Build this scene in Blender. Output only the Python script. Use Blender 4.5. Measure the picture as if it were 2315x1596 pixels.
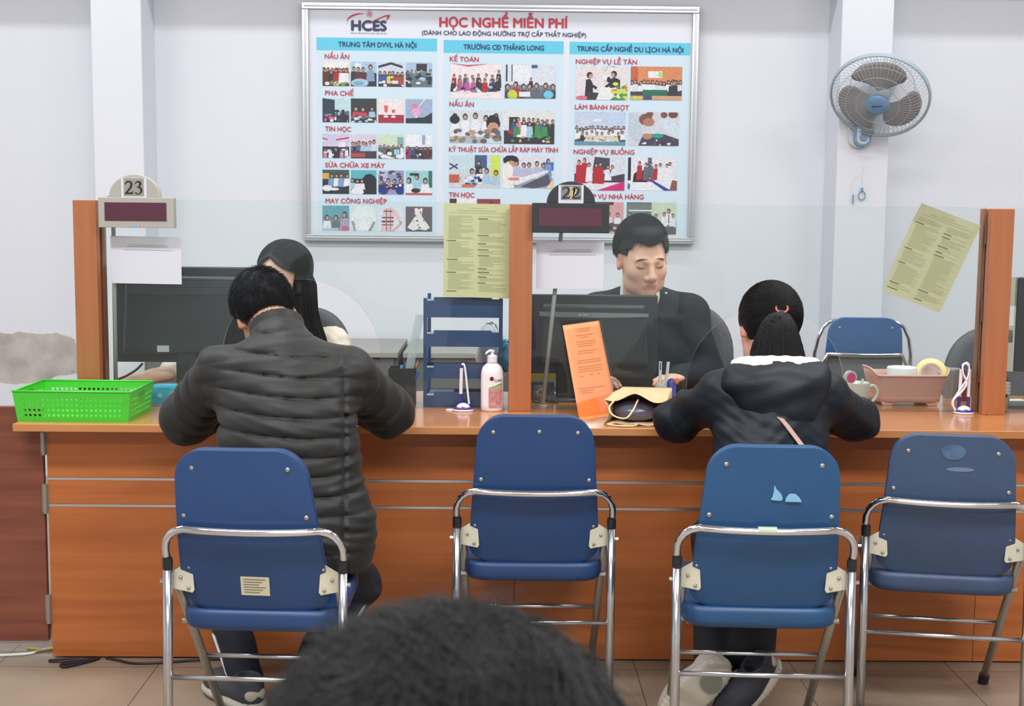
import bpy, bmesh, math, random
import numpy as np
from mathutils import Vector, Matrix, Euler
random.seed(7)
rng = np.random.default_rng(7)
for o in list(bpy.data.objects): bpy.data.objects.remove(o)
scene = bpy.context.scene
COL = scene.collection
PI = math.pi

# ------------------------------------------------------------ camera
IW, IH, FPX, CAMH = 2315, 1596, 2950.0, 1.405
YAW, ROLL, PITCH = .012, .0095, math.atan((798-475)/2950)
RC = Matrix.Rotation(-YAW, 3, 'Z') @ Matrix.Rotation(PI/2-PITCH, 3, 'X') @ Matrix.Rotation(ROLL, 3, 'Z')
cd = bpy.data.cameras.new('camera'); cam = bpy.data.objects.new('camera', cd); COL.objects.link(cam)
cd.sensor_width = 36; cd.lens = 36*FPX/IW; cd.clip_start = .05; cd.clip_end = 60
cam.location = (0, 0, CAMH); cam.rotation_euler = RC.to_euler()
cd.dof.use_dof = True; cd.dof.focus_distance = 4.3; cd.dof.aperture_fstop = 9
scene.camera = cam
def at(px, py, Y):
    r = RC @ Vector(((px-IW/2)/FPX, -(py-IH/2)/FPX, -1)); t = Y/r.y
    return Vector((r.x*t, Y, CAMH+r.z*t))
def az(px, py, z):
    r = RC @ Vector(((px-IW/2)/FPX, -(py-IH/2)/FPX, -1)); t = (z-CAMH)/r.z
    return Vector((r.x*t, r.y*t, z))

# ------------------------------------------------------------ world, exposure, lamps
w = bpy.data.worlds.new('world'); scene.world = w; w.use_nodes = True
w.node_tree.nodes['Background'].inputs[0].default_value = (.9, .95, 1, 1)
w.node_tree.nodes['Background'].inputs[1].default_value = .25
scene.view_settings.view_transform = 'Standard'; scene.view_settings.look = 'None'
scene.view_settings.gamma = 1; scene.view_settings.exposure = -0.12
scene.cycles.use_denoising = True
scene.cycles.max_bounces = 9; scene.cycles.transparent_max_bounces = 16
scene.cycles.caustics_reflective = False; scene.cycles.caustics_refractive = False
scene.cycles.sample_clamp_indirect = 6
def lamp(name, loc, sx, sy, power, color=(.99, .99, 1), tilt=0):
    d = bpy.data.lights.new(name, 'AREA'); d.shape = 'RECTANGLE'; d.size = sx; d.size_y = sy
    d.energy = power; d.color = color
    o = bpy.data.objects.new(name, d); COL.objects.link(o); o.location = loc; o.rotation_euler = (tilt, 0, 0)
    return o
# tubes under the ceiling: one row close to the back wall, rows over the waiting side, plus an added outer pair
lamp('ceiling_tube_or_fill_lamp', (-.1, 5.85, 3.26), 6.8, .10, 38, (.97, .985, 1), math.radians(14))
lamp('ceiling_tube_or_fill_lamp', (-1.2, 4.0, 3.26), 1.3, .30, 34)
lamp('ceiling_tube_or_fill_lamp', (1.2, 4.0, 3.26), 1.3, .30, 34)
lamp('ceiling_tube_or_fill_lamp', (-3.0, 4.3, 3.26), 1.2, .30, 34)  # fill lamp added to brighten the left part of the wall
lamp('ceiling_tube_or_fill_lamp', (3.0, 4.3, 3.26), 1.2, .30, 34)  # fill lamp added to brighten the right part of the wall
lamp('ceiling_tube_or_fill_lamp', (-1.3, 1.6, 3.26), 1.3, .40, 85)
lamp('ceiling_tube_or_fill_lamp', (1.3, 1.6, 3.26), 1.3, .40, 85)
lamp('ceiling_tube_or_fill_lamp', (0, -1.2, 3.26), 3.2, .40, 170)

# ------------------------------------------------------------ mesh helpers
class MB:
    def __init__(s): s.v, s.f, s.m = [], [], []
    def add(s, vs, fs, mi=0, M=None):
        n = len(s.v)
        s.v += [tuple(M @ Vector(p)) if M is not None else tuple(p) for p in vs]
        s.f += [tuple(n+i for i in f) for f in fs]; s.m += [mi]*len(fs)
        return s
    def box(s, x0, x1, y0, y1, z0, z1, mi=0, M=None):
        vs = [(x, y, z) for x in (x0, x1) for y in (y0, y1) for z in (z0, z1)]
        return s.add(vs, [(0, 1, 3, 2), (4, 6, 7, 5), (0, 4, 5, 1), (2, 3, 7, 6), (0, 2, 6, 4), (1, 5, 7, 3)], mi, M)
    def tube(s, pts, r, n=10, mi=0, M=None, caps=True, flat=1.0):
        pts = [Vector(p) for p in pts]; k = len(pts)
        rs = r if isinstance(r, (list, tuple)) else [r]*k
        vs, fs = [], []; up = None
        for i, p in enumerate(pts):
            t = (pts[min(i+1, k-1)]-pts[max(i-1, 0)])
            t = t.normalized() if t.length > 1e-9 else Vector((0, 0, 1))
            if up is None:
                up = Vector((0, 0, 1)) if abs(t.z) < .9 else Vector((0, 1, 0))
            a = t.cross(up)
            if a.length < 1e-5: a = t.orthogonal()
            a.normalize(); b = a.cross(t).normalized(); up = b
            for j in range(n):
                q = 2*PI*j/n
                vs.append(p+a*math.cos(q)*rs[i]+b*math.sin(q)*rs[i]*flat)
        for i in range(k-1):
            for j in range(n):
                fs.append((i*n+j, i*n+(j+1) % n, (i+1)*n+(j+1) % n, (i+1)*n+j))
        if caps:
            fs.append(tuple(range(n-1, -1, -1))); fs.append(tuple((k-1)*n+j for j in range(n)))
        return s.add(vs, fs, mi, M)
    def lathe(s, prof, c=(0, 0, 0), n=32, mi=0, M=None, sx=1, sy=1):
        vs, fs = [], []
        for r, z in prof:
            for j in range(n):
                q = 2*PI*j/n; vs.append((c[0]+r*math.cos(q)*sx, c[1]+r*math.sin(q)*sy, c[2]+z))
        for i in range(len(prof)-1):
            for j in range(n):
                fs.append((i*n+j, i*n+(j+1) % n, (i+1)*n+(j+1) % n, (i+1)*n+j))
        if prof[0][0] > 1e-6: fs.append(tuple(range(n-1, -1, -1)))
        if prof[-1][0] > 1e-6: fs.append(tuple((len(prof)-1)*n+j for j in range(n)))
        return s.add(vs, fs, mi, M)
    def prism(s, poly, y0, y1, mi=0, M=None):      # polygon in x,z pulled along y
        n = len(poly)
        vs = [(x, y0, z) for x, z in poly]+[(x, y1, z) for x, z in poly]
        fs = [tuple(range(n)), tuple(range(2*n-1, n-1, -1))]
        fs += [(i, i+n, (i+1) % n+n, (i+1) % n) for i in range(n)]
        return s.add(vs, fs, mi, M)
    def slab(s, poly, z0, z1, mi=0, M=None):       # polygon in x,y pulled along z
        n = len(poly)
        vs = [(x, y, z0) for x, y in poly]+[(x, y, z1) for x, y in poly]
        fs = [tuple(range(n-1, -1, -1)), tuple(range(n, 2*n))]
        fs += [(i, (i+1) % n, (i+1) % n+n, i+n) for i in range(n)]
        return s.add(vs, fs, mi, M)
    def grid(s, fn, nu, nv, mi=0, M=None, closeu=False):
        vs = [fn(i/(nu if closeu else nu-1), j/(nv-1)) for j in range(nv) for i in range(nu)]
        fs = [(j*nu+i, j*nu+(i+1) % nu, (j+1)*nu+(i+1) % nu, (j+1)*nu+i) for j in range(nv-1) for i in range(nu if closeu else nu-1)]
        return s.add(vs, fs, mi, M)
    def ball(s, c, r, n=14, mi=0, M=None, sc=(1, 1, 1)):
        prof = [(max(1e-7, math.sin(PI*i/n)), -math.cos(PI*i/n)) for i in range(n+1)]
        vs, fs = [], []; m = n*2
        for a, z in prof:
            for j in range(m):
                q = 2*PI*j/m; vs.append((c[0]+r*a*math.cos(q)*sc[0], c[1]+r*a*math.sin(q)*sc[1], c[2]+r*z*sc[2]))
        for i in range(n):
            for j in range(m): fs.append((i*m+j, i*m+(j+1) % m, (i+1)*m+(j+1) % m, (i+1)*m+j))
        return s.add(vs, fs, mi, M)

def put(name, me, parent=None):
    o = bpy.data.objects.new(name, me); COL.objects.link(o)
    if parent is not None: o.parent = parent
    return o
def obj(name, mb, mats, parent=None, weld=0, smooth=False, bevel=0, seg=2, subsurf=0, solid=0, cols=None, fix=True):
    me = bpy.data.meshes.new(name); me.from_pydata(mb.v, [], mb.f)
    if not isinstance(mats, (list, tuple)): mats = [mats]
    for m in mats: me.materials.append(m)
    if len(mats) > 1:
        me.polygons.foreach_set('material_index', mb.m)
    if weld:
        bm = bmesh.new(); bm.from_mesh(me); bmesh.ops.remove_doubles(bm, verts=bm.verts, dist=weld); bm.to_mesh(me); bm.free()
    if fix:
        bm = bmesh.new(); bm.from_mesh(me); bmesh.ops.recalc_face_normals(bm, faces=bm.faces); bm.to_mesh(me); bm.free()
    if smooth: me.polygons.foreach_set('use_smooth', [True]*len(me.polygons))
    if cols is not None:
        a = me.color_attributes.new('Col', 'FLOAT_COLOR', 'CORNER')
        out = []
        for p, c in zip(me.polygons, cols): out += list(c)*p.loop_total
        a.data.foreach_set('color', out)
    me.update()
    o = put(name, me, parent)
    if solid:
        md = o.modifiers.new('s', 'SOLIDIFY'); md.thickness = solid; md.offset = 0
    if bevel:
        md = o.modifiers.new('b', 'BEVEL'); md.width = bevel; md.segments = seg; md.limit_method = 'ANGLE'; md.angle_limit = .6
        if not smooth:
            me.polygons.foreach_set('use_smooth', [True]*len(me.polygons))
            md.harden_normals = True
    if subsurf:
        md = o.modifiers.new('u', 'SUBSURF'); md.levels = subsurf; md.render_levels = subsurf
    return o
def thing(name, label, cat, loc=(0, 0, 0), rz=0, group=None):
    o = bpy.data.objects.new(name, None); COL.objects.link(o); o.empty_display_size = .05
    o.location = loc; o.rotation_euler = (0, 0, rz)
    o['label'] = label; o['category'] = cat
    if group: o['group'] = group
    return o
def tag(o, label, cat, group=None, kind=None):
    o['label'] = label; o['category'] = cat
    if group: o['group'] = group
    if kind: o['kind'] = kind
    return o
def struct(name, mb, mat, **k):
    o = obj(name, mb, mat, **k); o['kind'] = 'structure'; return o
def copy_tree(o, parent=None):
    c = o.copy(); COL.objects.link(c); c.parent = parent
    for ch in [x for x in COL.objects if x.parent == o]: copy_tree(ch, c)
    return c

# ------------------------------------------------------------ materials
def lin(c):
    return tuple(((x/255)/12.92 if x <= 10 else (((x/255)+.055)/1.055)**2.4) for x in c[:3])+(1,)
MATS = {}
def mat(name, rgb, rough=.5, metal=0, spec=.5, coat=0, noise=None, bump=0, bscale=40, emit=0, sheen=0, sss=0):
    """rgb in sRGB bytes; noise=(scale_xyz, amount) varies the colour"""
    if name in MATS: return MATS[name]
    m = bpy.data.materials.new(name); m.use_nodes = True; nt = m.node_tree; b = nt.nodes['Principled BSDF']
    c = lin(rgb)
    b.inputs['Base Color'].default_value = c; b.inputs['Roughness'].default_value = rough
    b.inputs['Metallic'].default_value = metal; b.inputs['Specular IOR Level'].default_value = spec
    b.inputs['Coat Weight'].default_value = coat; b.inputs['Coat Roughness'].default_value = .08
    if sheen: b.inputs['Sheen Weight'].default_value = sheen
    if sss:
        b.inputs['Subsurface Weight'].default_value = sss; b.inputs['Subsurface Scale'].default_value = .006
        b.inputs['Subsurface Radius'].default_value = (1, .4, .25)
    tc = nt.nodes.new('ShaderNodeTexCoord')
    if noise:
        mp = nt.nodes.new('ShaderNodeMapping'); mp.inputs['Scale'].default_value = noise[0]
        nz = nt.nodes.new('ShaderNodeTexNoise'); nz.inputs['Scale'].default_value = 1; nz.inputs['Detail'].default_value = 6
        nt.links.new(tc.outputs['Object'], mp.inputs[0]); nt.links.new(mp.outputs[0], nz.inputs[0])
        rp = nt.nodes.new('ShaderNodeValToRGB'); a = noise[1]
        rp.color_ramp.elements[0].position = .3; rp.color_ramp.elements[1].position = .7
        rp.color_ramp.elements[0].color = tuple(max(0, x*(1-a)) for x in c[:3])+(1,)
        rp.color_ramp.elements[1].color = tuple(min(1, x*(1+a)) for x in c[:3])+(1,)
        if len(noise) > 2: rp.color_ramp.elements[0].color = lin(noise[2])
        nt.links.new(nz.outputs['Fac'], rp.inputs[0]); nt.links.new(rp.outputs[0], b.inputs['Base Color'])
    if bump:
        n2 = nt.nodes.new('ShaderNodeTexNoise'); n2.inputs['Scale'].default_value = bscale; n2.inputs['Detail'].default_value = 4
        nt.links.new(tc.outputs['Object'], n2.inputs[0])
        bp = nt.nodes.new('ShaderNodeBump'); bp.inputs['Strength'].default_value = bump; bp.inputs['Distance'].default_value = .004
        nt.links.new(n2.outputs['Fac'], bp.inputs['Height']); nt.links.new(bp.outputs[0], b.inputs['Normal'])
    if emit:
        b.inputs['Emission Color'].default_value = c; b.inputs['Emission Strength'].default_value = emit
    MATS[name] = m
    return m
def vcol_mat(name, rough=.6):
    if name in MATS: return MATS[name]
    m = bpy.data.materials.new(name); m.use_nodes = True; nt = m.node_tree; b = nt.nodes['Principled BSDF']
    v = nt.nodes.new('ShaderNodeVertexColor'); v.layer_name = 'Col'
    nz = nt.nodes.new('ShaderNodeTexNoise'); nz.inputs['Scale'].default_value = 150; nz.inputs['Detail'].default_value = 2
    tc = nt.nodes.new('ShaderNodeTexCoord'); nt.links.new(tc.outputs['Object'], nz.inputs[0])
    mr = nt.nodes.new('ShaderNodeMapRange'); mr.inputs[1].default_value = .3; mr.inputs[2].default_value = .7
    mr.inputs[3].default_value = .82; mr.inputs[4].default_value = 1.12
    nt.links.new(nz.outputs['Fac'], mr.inputs[0])
    mx = nt.nodes.new('ShaderNodeMix'); mx.data_type = 'RGBA'; mx.blend_type = 'MULTIPLY'; mx.inputs[0].default_value = 1
    nt.links.new(v.outputs[0], mx.inputs[6]); nt.links.new(mr.outputs[0], mx.inputs[7])
    nt.links.new(mx.outputs[2], b.inputs['Base Color']); b.inputs['Roughness'].default_value = rough
    MATS[name] = m; return m
def glass_mat(name, tint, haze, hazecol=(.8, .85, .85), gloss=.02):
    m = bpy.data.materials.new(name); m.use_nodes = True; nt = m.node_tree; nt.nodes.clear()
    o = nt.nodes.new('ShaderNodeOutputMaterial'); t = nt.nodes.new('ShaderNodeBsdfTransparent'); t.inputs[0].default_value = tint+(1,)
    g = nt.nodes.new('ShaderNodeBsdfGlossy'); g.inputs['Roughness'].default_value = gloss
    d = nt.nodes.new('ShaderNodeBsdfDiffuse'); d.inputs[0].default_value = hazecol+(1,)
    f = nt.nodes.new('ShaderNodeFresnel'); f.inputs[0].default_value = 1.3
    m1 = nt.nodes.new('ShaderNodeMixShader'); m1.inputs[0].default_value = haze
    m2 = nt.nodes.new('ShaderNodeMixShader')
    nt.links.new(t.outputs[0], m1.inputs[1]); nt.links.new(d.outputs[0], m1.inputs[2])
    nt.links.new(f.outputs[0], m2.inputs[0]); nt.links.new(m1.outputs[0], m2.inputs[1]); nt.links.new(g.outputs[0], m2.inputs[2])
    nt.links.new(m2.outputs[0], o.inputs[0])
    MATS[name] = m; return m
def wood_mat(name, rgb, rgb2, rough=.35, coat=.3, axis='X', spec=.4):
    m = bpy.data.materials.new(name); m.use_nodes = True; nt = m.node_tree; b = nt.nodes['Principled BSDF']
    tc = nt.nodes.new('ShaderNodeTexCoord'); mp = nt.nodes.new('ShaderNodeMapping')
    mp.inputs['Scale'].default_value = {'X': (1.2, 6, 22), 'Z': (22, 22, 1.2)}[axis]
    nz = nt.nodes.new('ShaderNodeTexNoise'); nz.inputs['Scale'].default_value = 1; nz.inputs['Detail'].default_value = 8
    nz.inputs['Distortion'].default_value = .6
    rp = nt.nodes.new('ShaderNodeValToRGB'); rp.color_ramp.elements[0].position = .32; rp.color_ramp.elements[1].position = .68
    rp.color_ramp.elements[0].color = lin(rgb2); rp.color_ramp.elements[1].color = lin(rgb)
    nt.links.new(tc.outputs['Object'], mp.inputs[0]); nt.links.new(mp.outputs[0], nz.inputs[0])
    nt.links.new(nz.outputs['Fac'], rp.inputs[0]); nt.links.new(rp.outputs[0], b.inputs['Base Color'])
    b.inputs['Roughness'].default_value = rough; b.inputs['Coat Weight'].default_value = coat; b.inputs['Coat Roughness'].default_value = .12
    b.inputs['Specular IOR Level'].default_value = spec
    MATS[name] = m; return m
M_wall = mat('white wall paint', (224, 227, 234), .75, spec=.2, noise=((.7, .7, .7), .02), bump=.05, bscale=25)
M_ceil = mat('ceiling paint', (225, 225, 225), .8, spec=.2)
M_plaster = mat('bare plaster', (186, 180, 173), .95, spec=.1, noise=((9, 9, 9), .22), bump=.5, bscale=40)
M_panel = wood_mat('orange laminate', (188, 110, 58), (166, 92, 46), .4, .1)
M_top = wood_mat('worktop laminate', (196, 136, 84), (182, 118, 68), .22, .5)
M_post = wood_mat('post laminate', (178, 114, 74), (168, 102, 64), .4, .1, 'Z')
M_gate = wood_mat('dark red laminate', (134, 78, 58), (110, 60, 46), .45, .05)
M_alu = mat('aluminium', (200, 202, 205), .3, .9)
M_chrome = mat('chrome', (215, 215, 218), .08, 1)
M_steel = mat('dull steel tube', (165, 160, 150), .38, .7)
M_steel2 = mat('bright steel tube', (190, 192, 195), .2, .95)
M_black = mat('black plastic', (28, 29, 31), .4)
M_rubber = mat('black rubber', (30, 26, 34), .7)
M_cream = mat('cream painted plate', (196, 192, 172), .45)
M_blue = mat('blue vinyl', (32, 64, 110), .42, noise=((3, 3, 3), .12))
M_blue3 = mat('deep blue vinyl', (29, 62, 108), .42, noise=((3, 3, 3), .12))
M_blue4 = mat('bright blue vinyl', (32, 75, 118), .42, noise=((3, 3, 3), .12))
M_blue5 = mat('faded blue vinyl', (56, 76, 106), .45, noise=((3, 3, 3), .15))
M_glass = glass_mat('partition glass', (.95, .98, .968), .016, (.7, .82, .85))
M_gedge = mat('glass edge', (190, 215, 205), .2)
M_floor = None
def floor_mat():
    m = bpy.data.materials.new('beige floor tile'); m.use_nodes = True; nt = m.node_tree; b = nt.nodes['Principled BSDF']
    tc = nt.nodes.new('ShaderNodeTexCoord'); mp = nt.nodes.new('ShaderNodeMapping')
    mp.inputs['Location'].default_value = (1.035, -.45, 0)
    br = nt.nodes.new('ShaderNodeTexBrick'); br.offset = 0; br.inputs['Scale'].default_value = 1
    br.inputs['Brick Width'].default_value = .491; br.inputs['Row Height'].default_value = .491; br.inputs['Mortar Size'].default_value = .0018
    nz = nt.nodes.new('ShaderNodeTexNoise'); nz.inputs['Scale'].default_value = 5; nz.inputs['Detail'].default_value = 6
    rp = nt.nodes.new('ShaderNodeValToRGB')
    rp.color_ramp.elements[0].color = lin((138, 124, 108)); rp.color_ramp.elements[1].color = lin((160, 146, 128))
    nt.links.new(tc.outputs['Object'], mp.inputs[0]); nt.links.new(mp.outputs[0], br.inputs[0])
    nt.links.new(tc.outputs['Object'], nz.inputs[0]); nt.links.new(nz.outputs['Fac'], rp.inputs[0])
    nt.links.new(rp.outputs[0], br.inputs['Color1']); nt.links.new(rp.outputs[0], br.inputs['Color2'])
    br.inputs['Mortar'].default_value = lin((92, 80, 68))
    nt.links.new(br.outputs[0], b.inputs['Base Color']); b.inputs['Roughness'].default_value = .32
    return m
M_floor = floor_mat()

# ------------------------------------------------------------ room
WY = 6.74
struct('floor', MB().box(-4.5, 4.5, -3.2, WY+.1, -.1, 0), M_floor)
struct('ceiling', MB().box(-4.5, 4.5, -3.2, WY+.1, 3.3, 3.4), M_ceil)
struct('wall_back', MB().box(-4.5, 4.5, WY, WY+.1, 0, 3.3), M_wall)
struct('wall_left', MB().box(-4.6, -4.5, -3.2, WY, 0, 3.3), M_wall)
struct('wall_right', MB().box(4.5, 4.6, -3.2, WY, 0, 3.3), M_wall)
struct('wall_front', MB().box(-4.5, 4.5, -3.3, -3.2, 0, 3.3), M_wall)
struct('trim_1', MB().box(-1.986, -1.74, 6.5, WY, 0, 3.3), M_wall, bevel=.006)      # pillar
struct('trim_2', MB().box(1.676, 1.931, 6.5, WY, 0, 3.3), M_wall, bevel=.006)       # pillar
for i, (a, b_) in enumerate(((-4.5, -1.986), (-1.74, 1.676), (1.931, 4.5))):
    struct('trim_%d' % (i+3), MB().box(a, b_, 6.5, WY, 2.56, 3.3), M_wall)             # beam between pillars
# bare plaster patch where the paint has come off
pp = [(-30, 760), (0, 752), (25, 755), (45, 749), (62, 753), (90, 755), (125, 752), (150, 759), (168, 767), (172, 776), (180, 790),
      (196, 812), (190, 834), (176, 846), (163, 838), (168, 844), (150, 848), (140, 846), (105, 858), (60, 866), (30, 867), (0, 862), (-30, 850)]
pts = []
for i, p in enumerate(pp):
    q = pp[(i+1) % len(pp)]
    for k in range(4):
        t = k/4; x = p[0]+(q[0]-p[0])*t+random.uniform(-1.2, 1.2)*(k > 0); y = p[1]+(q[1]-p[1])*t+random.uniform(-1.5, 1.5)*(k > 0)
        v = at(x, y, WY); pts.append((v.x, v.z))
pts.reverse()
struct('trim_6', MB().prism(pts, WY-.0025, WY), M_plaster)

# ------------------------------------------------------------ counter
EY, PY, CZ = 3.848, 3.965, .76          # front edge, front panels, top height
GY = 4.22                                # glass plane
def counter_top(x0, x1, label):
    o = obj('worktop', MB().box(x0, x1, EY, 4.62, CZ-.024, CZ), M_top, bevel=.0025)
    return tag(o, label, 'counter top', 'counter worktops')
counter_top(-1.437, 1.5885, 'long glossy orange worktop of the service counter, under the green basket')
counter_top(1.5905, 3.2, 'short run of orange worktop right of the floor-length seam by the right post')
def counter_unit(x0, x1, label, grp='counter base units'):
    t = thing('counter_unit', label, 'counter', ((x0+x1)/2, PY, 0), 0, grp)
    w2 = (x1-x0)/2-.0006; H = CZ-.0245
    zs = at(700, 1086, PY).z; z2 = at(700, 1146, PY).z
    obj('front_panel', MB().box(-w2, w2, 0, .018, 0.006, z2-.004), M_panel, t, bevel=.001)
    obj('front_panel', MB().box(-w2, w2, 0, .018, z2+.004, zs-.004), M_panel, t, bevel=.001)
    obj('front_panel', MB().box(-w2, w2, 0, .018, zs+.004, H), M_panel, t, bevel=.001)
    for z in (zs, z2):
        obj('metal_strip', MB().box(-w2, w2, -.001, .016, z-.0038, z+.0038), M_alu, t)
    obj('carcass', MB().box(-w2, -w2+.018, .018, .62, 0.006, H).box(w2-.018, w2, .018, .62, 0.006, H).box(-w2+.018, w2-.018, .6, .618, .006, H), M_panel, t)
    obj('foot', MB().box(-w2+.03, w2-.03, .03, .5, 0, .006), M_black, t)
    return t
xa = at(119, 1484, PY).x; xs1 = at(1162, 1400, PY).x; xs2 = at(2201, 1430, PY).x
counter_unit(xa, xs1, 'left orange counter base with two silver strips, behind the man in the padded jacket')
counter_unit(xs1, xs2, 'middle orange counter base with two silver strips, behind the woman with the ponytail')
counter_unit(xs2, 3.2, 'right orange counter base with two silver strips, behind the faded blue chair')
# hinged side gate, dark red
gy = PY+.0; g0 = at(-260, 1447, gy).x; g1 = at(110, 1447, gy).x
gz0 = at(60, 1449, gy).z; gz1 = at(60, 917, gy+.02).z
gt = thing('side_gate', 'dark red-brown hinged counter gate left of the orange panels', 'gate', (g1, gy, 0))
obj('gate_panel', MB().box(g0-g1, 0, 0, .02, gz0, gz1), M_gate, gt, bevel=.003)
for (y0, y1) in ((976, 1028), (1093, 1160), (1343, 1408)):
    za, zb = at(110, y1, gy).z, at(110, y0, gy).z
    obj('hinge', MB().tube([(.0045, -.004, za), (.0045, -.004, zb)], .0078, 10).box(-.006, .014, -.002, .004, za+.004, zb-.004), M_steel, gt, smooth=False)
# white board seen under and beside the gate
wb = MB().box(g0, xa-.004, gy+.05, gy+.062, .03, .11).box(g1+.002, xa-.003, gy+.03, gy+.04, .03, .735)
tag(obj('base_board', wb, mat('chalky white board', (222, 215, 208), .7, noise=((6, 6, 6), .15)), bevel=.002), 'chipped white board showing under and beside the dark red gate', 'board')
def cable(name, pts, r, m, label, cat='cable', group=None):
    P = [Vector(p) for p in pts]; out = []
    for i in range(len(P)-1):
        a, b, c, d = P[max(i-1, 0)], P[i], P[i+1], P[min(i+2, len(P)-1)]
        for k in range(7):
            t = k/7; out.append(.5*((2*b)+(c-a)*t+(2*a-5*b+4*c-d)*t*t+(3*b-a-3*c+d)*t**3))
    out.append(P[-1])
    return tag(obj(name, MB().tube(out, r, 8), m, smooth=True), label, cat, group)
M_cw = mat('white cable', (225, 218, 205), .5); M_cy = mat('yellow cable', (205, 190, 40), .5)
zf = .005
def fl(x, y, z=zf): return az(x, y, z)
cable('cable', [fl(-40, 1483), fl(60, 1478), fl(90, 1470), fl(125, 1464)], .0045, M_cw, 'white cable along the floor under the dark red gate')
cable('cable', [fl(62, 1465), fl(90, 1468), fl(124, 1466)], .004, M_cy, 'yellow cable end beside the white cable at floor level')
cable('cable', [fl(210, 1488), fl(150, 1489), fl(116, 1492), fl(115, 1495), fl(150, 1494), fl(205, 1488)], .0035, M_black, 'upper loop of black cable on the tiles left of the counter base')
cable('cable', [fl(215, 1488), fl(170, 1497), fl(142, 1501), fl(138, 1505), fl(150, 1507), fl(205, 1494), fl(225, 1487)], .0045, M_rubber, 'thicker lower loop of black cable on the tiles left of the counter base')
cable('cable', [fl(240, 1487), fl(265, 1492), fl(300, 1499), fl(360, 1498), fl(430, 1493), fl(520, 1488)], .004, M_black, 'single black cable arcing out on the floor behind the left chair')

# partition posts
def post(x, label, notch=0):
    t = thing('partition_post', label, 'post', (x, 4.16, CZ), 0, 'orange partition posts')
    h = 1.424-CZ; w2 = .0365
    obj('post_body', MB().box(-w2, w2, 0, .035, 0, h).box(-w2+.006, w2-.006, .035, .055, 0, h-.001).box(-w2, w2, .072, .105, 0, h).box(-w2+.012, w2-.012, .055, .072, 0, h-.002), M_post, t, bevel=.002)
    if notch:
        for z in (.1, .3, .55):
            obj('hinge_plate', MB().box(-w2-.002, -w2+.003, .038, .050, z, z+.07), mat('worn brown metal', (120, 82, 60), .5, .4), t)
    return t
PX = [at(197, 640, 4.16).x, at(1177, 690, 4.16).x, at(2262, 690, 4.16).x-.004]
post(PX[0]-.0035, 'orange partition post left of the grey number 23 display')
post(PX[1], 'orange partition post between the two glass panes, beside the number 22 display')
post(PX[2]-.001, 'orange partition post at the right, beside the tilted green notice', 1)

def arch_glass(name, x0, x1, cx, cz, r, label):
    z0, z1 = CZ+.001, 1.428
    pl = [(x0, z0)]
    if cx is not None:
        pl.append((cx-r, z0))
        for i in range(41):
            q = PI-PI*i/40; pl.append((cx+r*math.cos(q), cz+r*math.sin(q)))
        pl.append((cx+r, z0))
    pl += [(x1, z0), (x1, z1), (x0, z1)]
    bm = bmesh.new()
    def ring(y): return [bm.verts.new((x, y, z)) for x, z in pl]
    a, b = ring(GY), ring(GY+.006); n = len(pl)
    f1 = bm.faces.new(a); f2 = bm.faces.new(b[::-1])
    for i in range(n):
        f = bm.faces.new((a[i], b[i], b[(i+1) % n], a[(i+1) % n])); f.material_index = 1
    bmesh.ops.recalc_face_normals(bm, faces=bm.faces)
    bmesh.ops.triangulate(bm, faces=[f1, f2])
    me = bpy.data.meshes.new(name); bm.to_mesh(me); bm.free()
    me.materials.append(M_glass); me.materials.append(M_gedge)
    return tag(put(name, me), label, 'glass screen', 'glass partition panes')
s_ = GY/FPX*1.01
c1 = at(682, 810, GY); c2 = at(1730, 872, GY)
arch_glass('glass_screen', PX[0]+.034, PX[1]-.034, c1.x, c1.z, 178*s_, 'clear glass screen with arched opening in front of the long-haired clerk')
arch_glass('glass_screen', PX[1]+.034, PX[2]-.034, c2.x, c2.z, 178*s_, 'clear glass screen with arched opening in front of the clerk in the suit')
arch_glass('glass_screen', PX[2]+.034, 3.1, None, 0, 0, 'clear glass screen cut off by the right edge of the photo')

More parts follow.
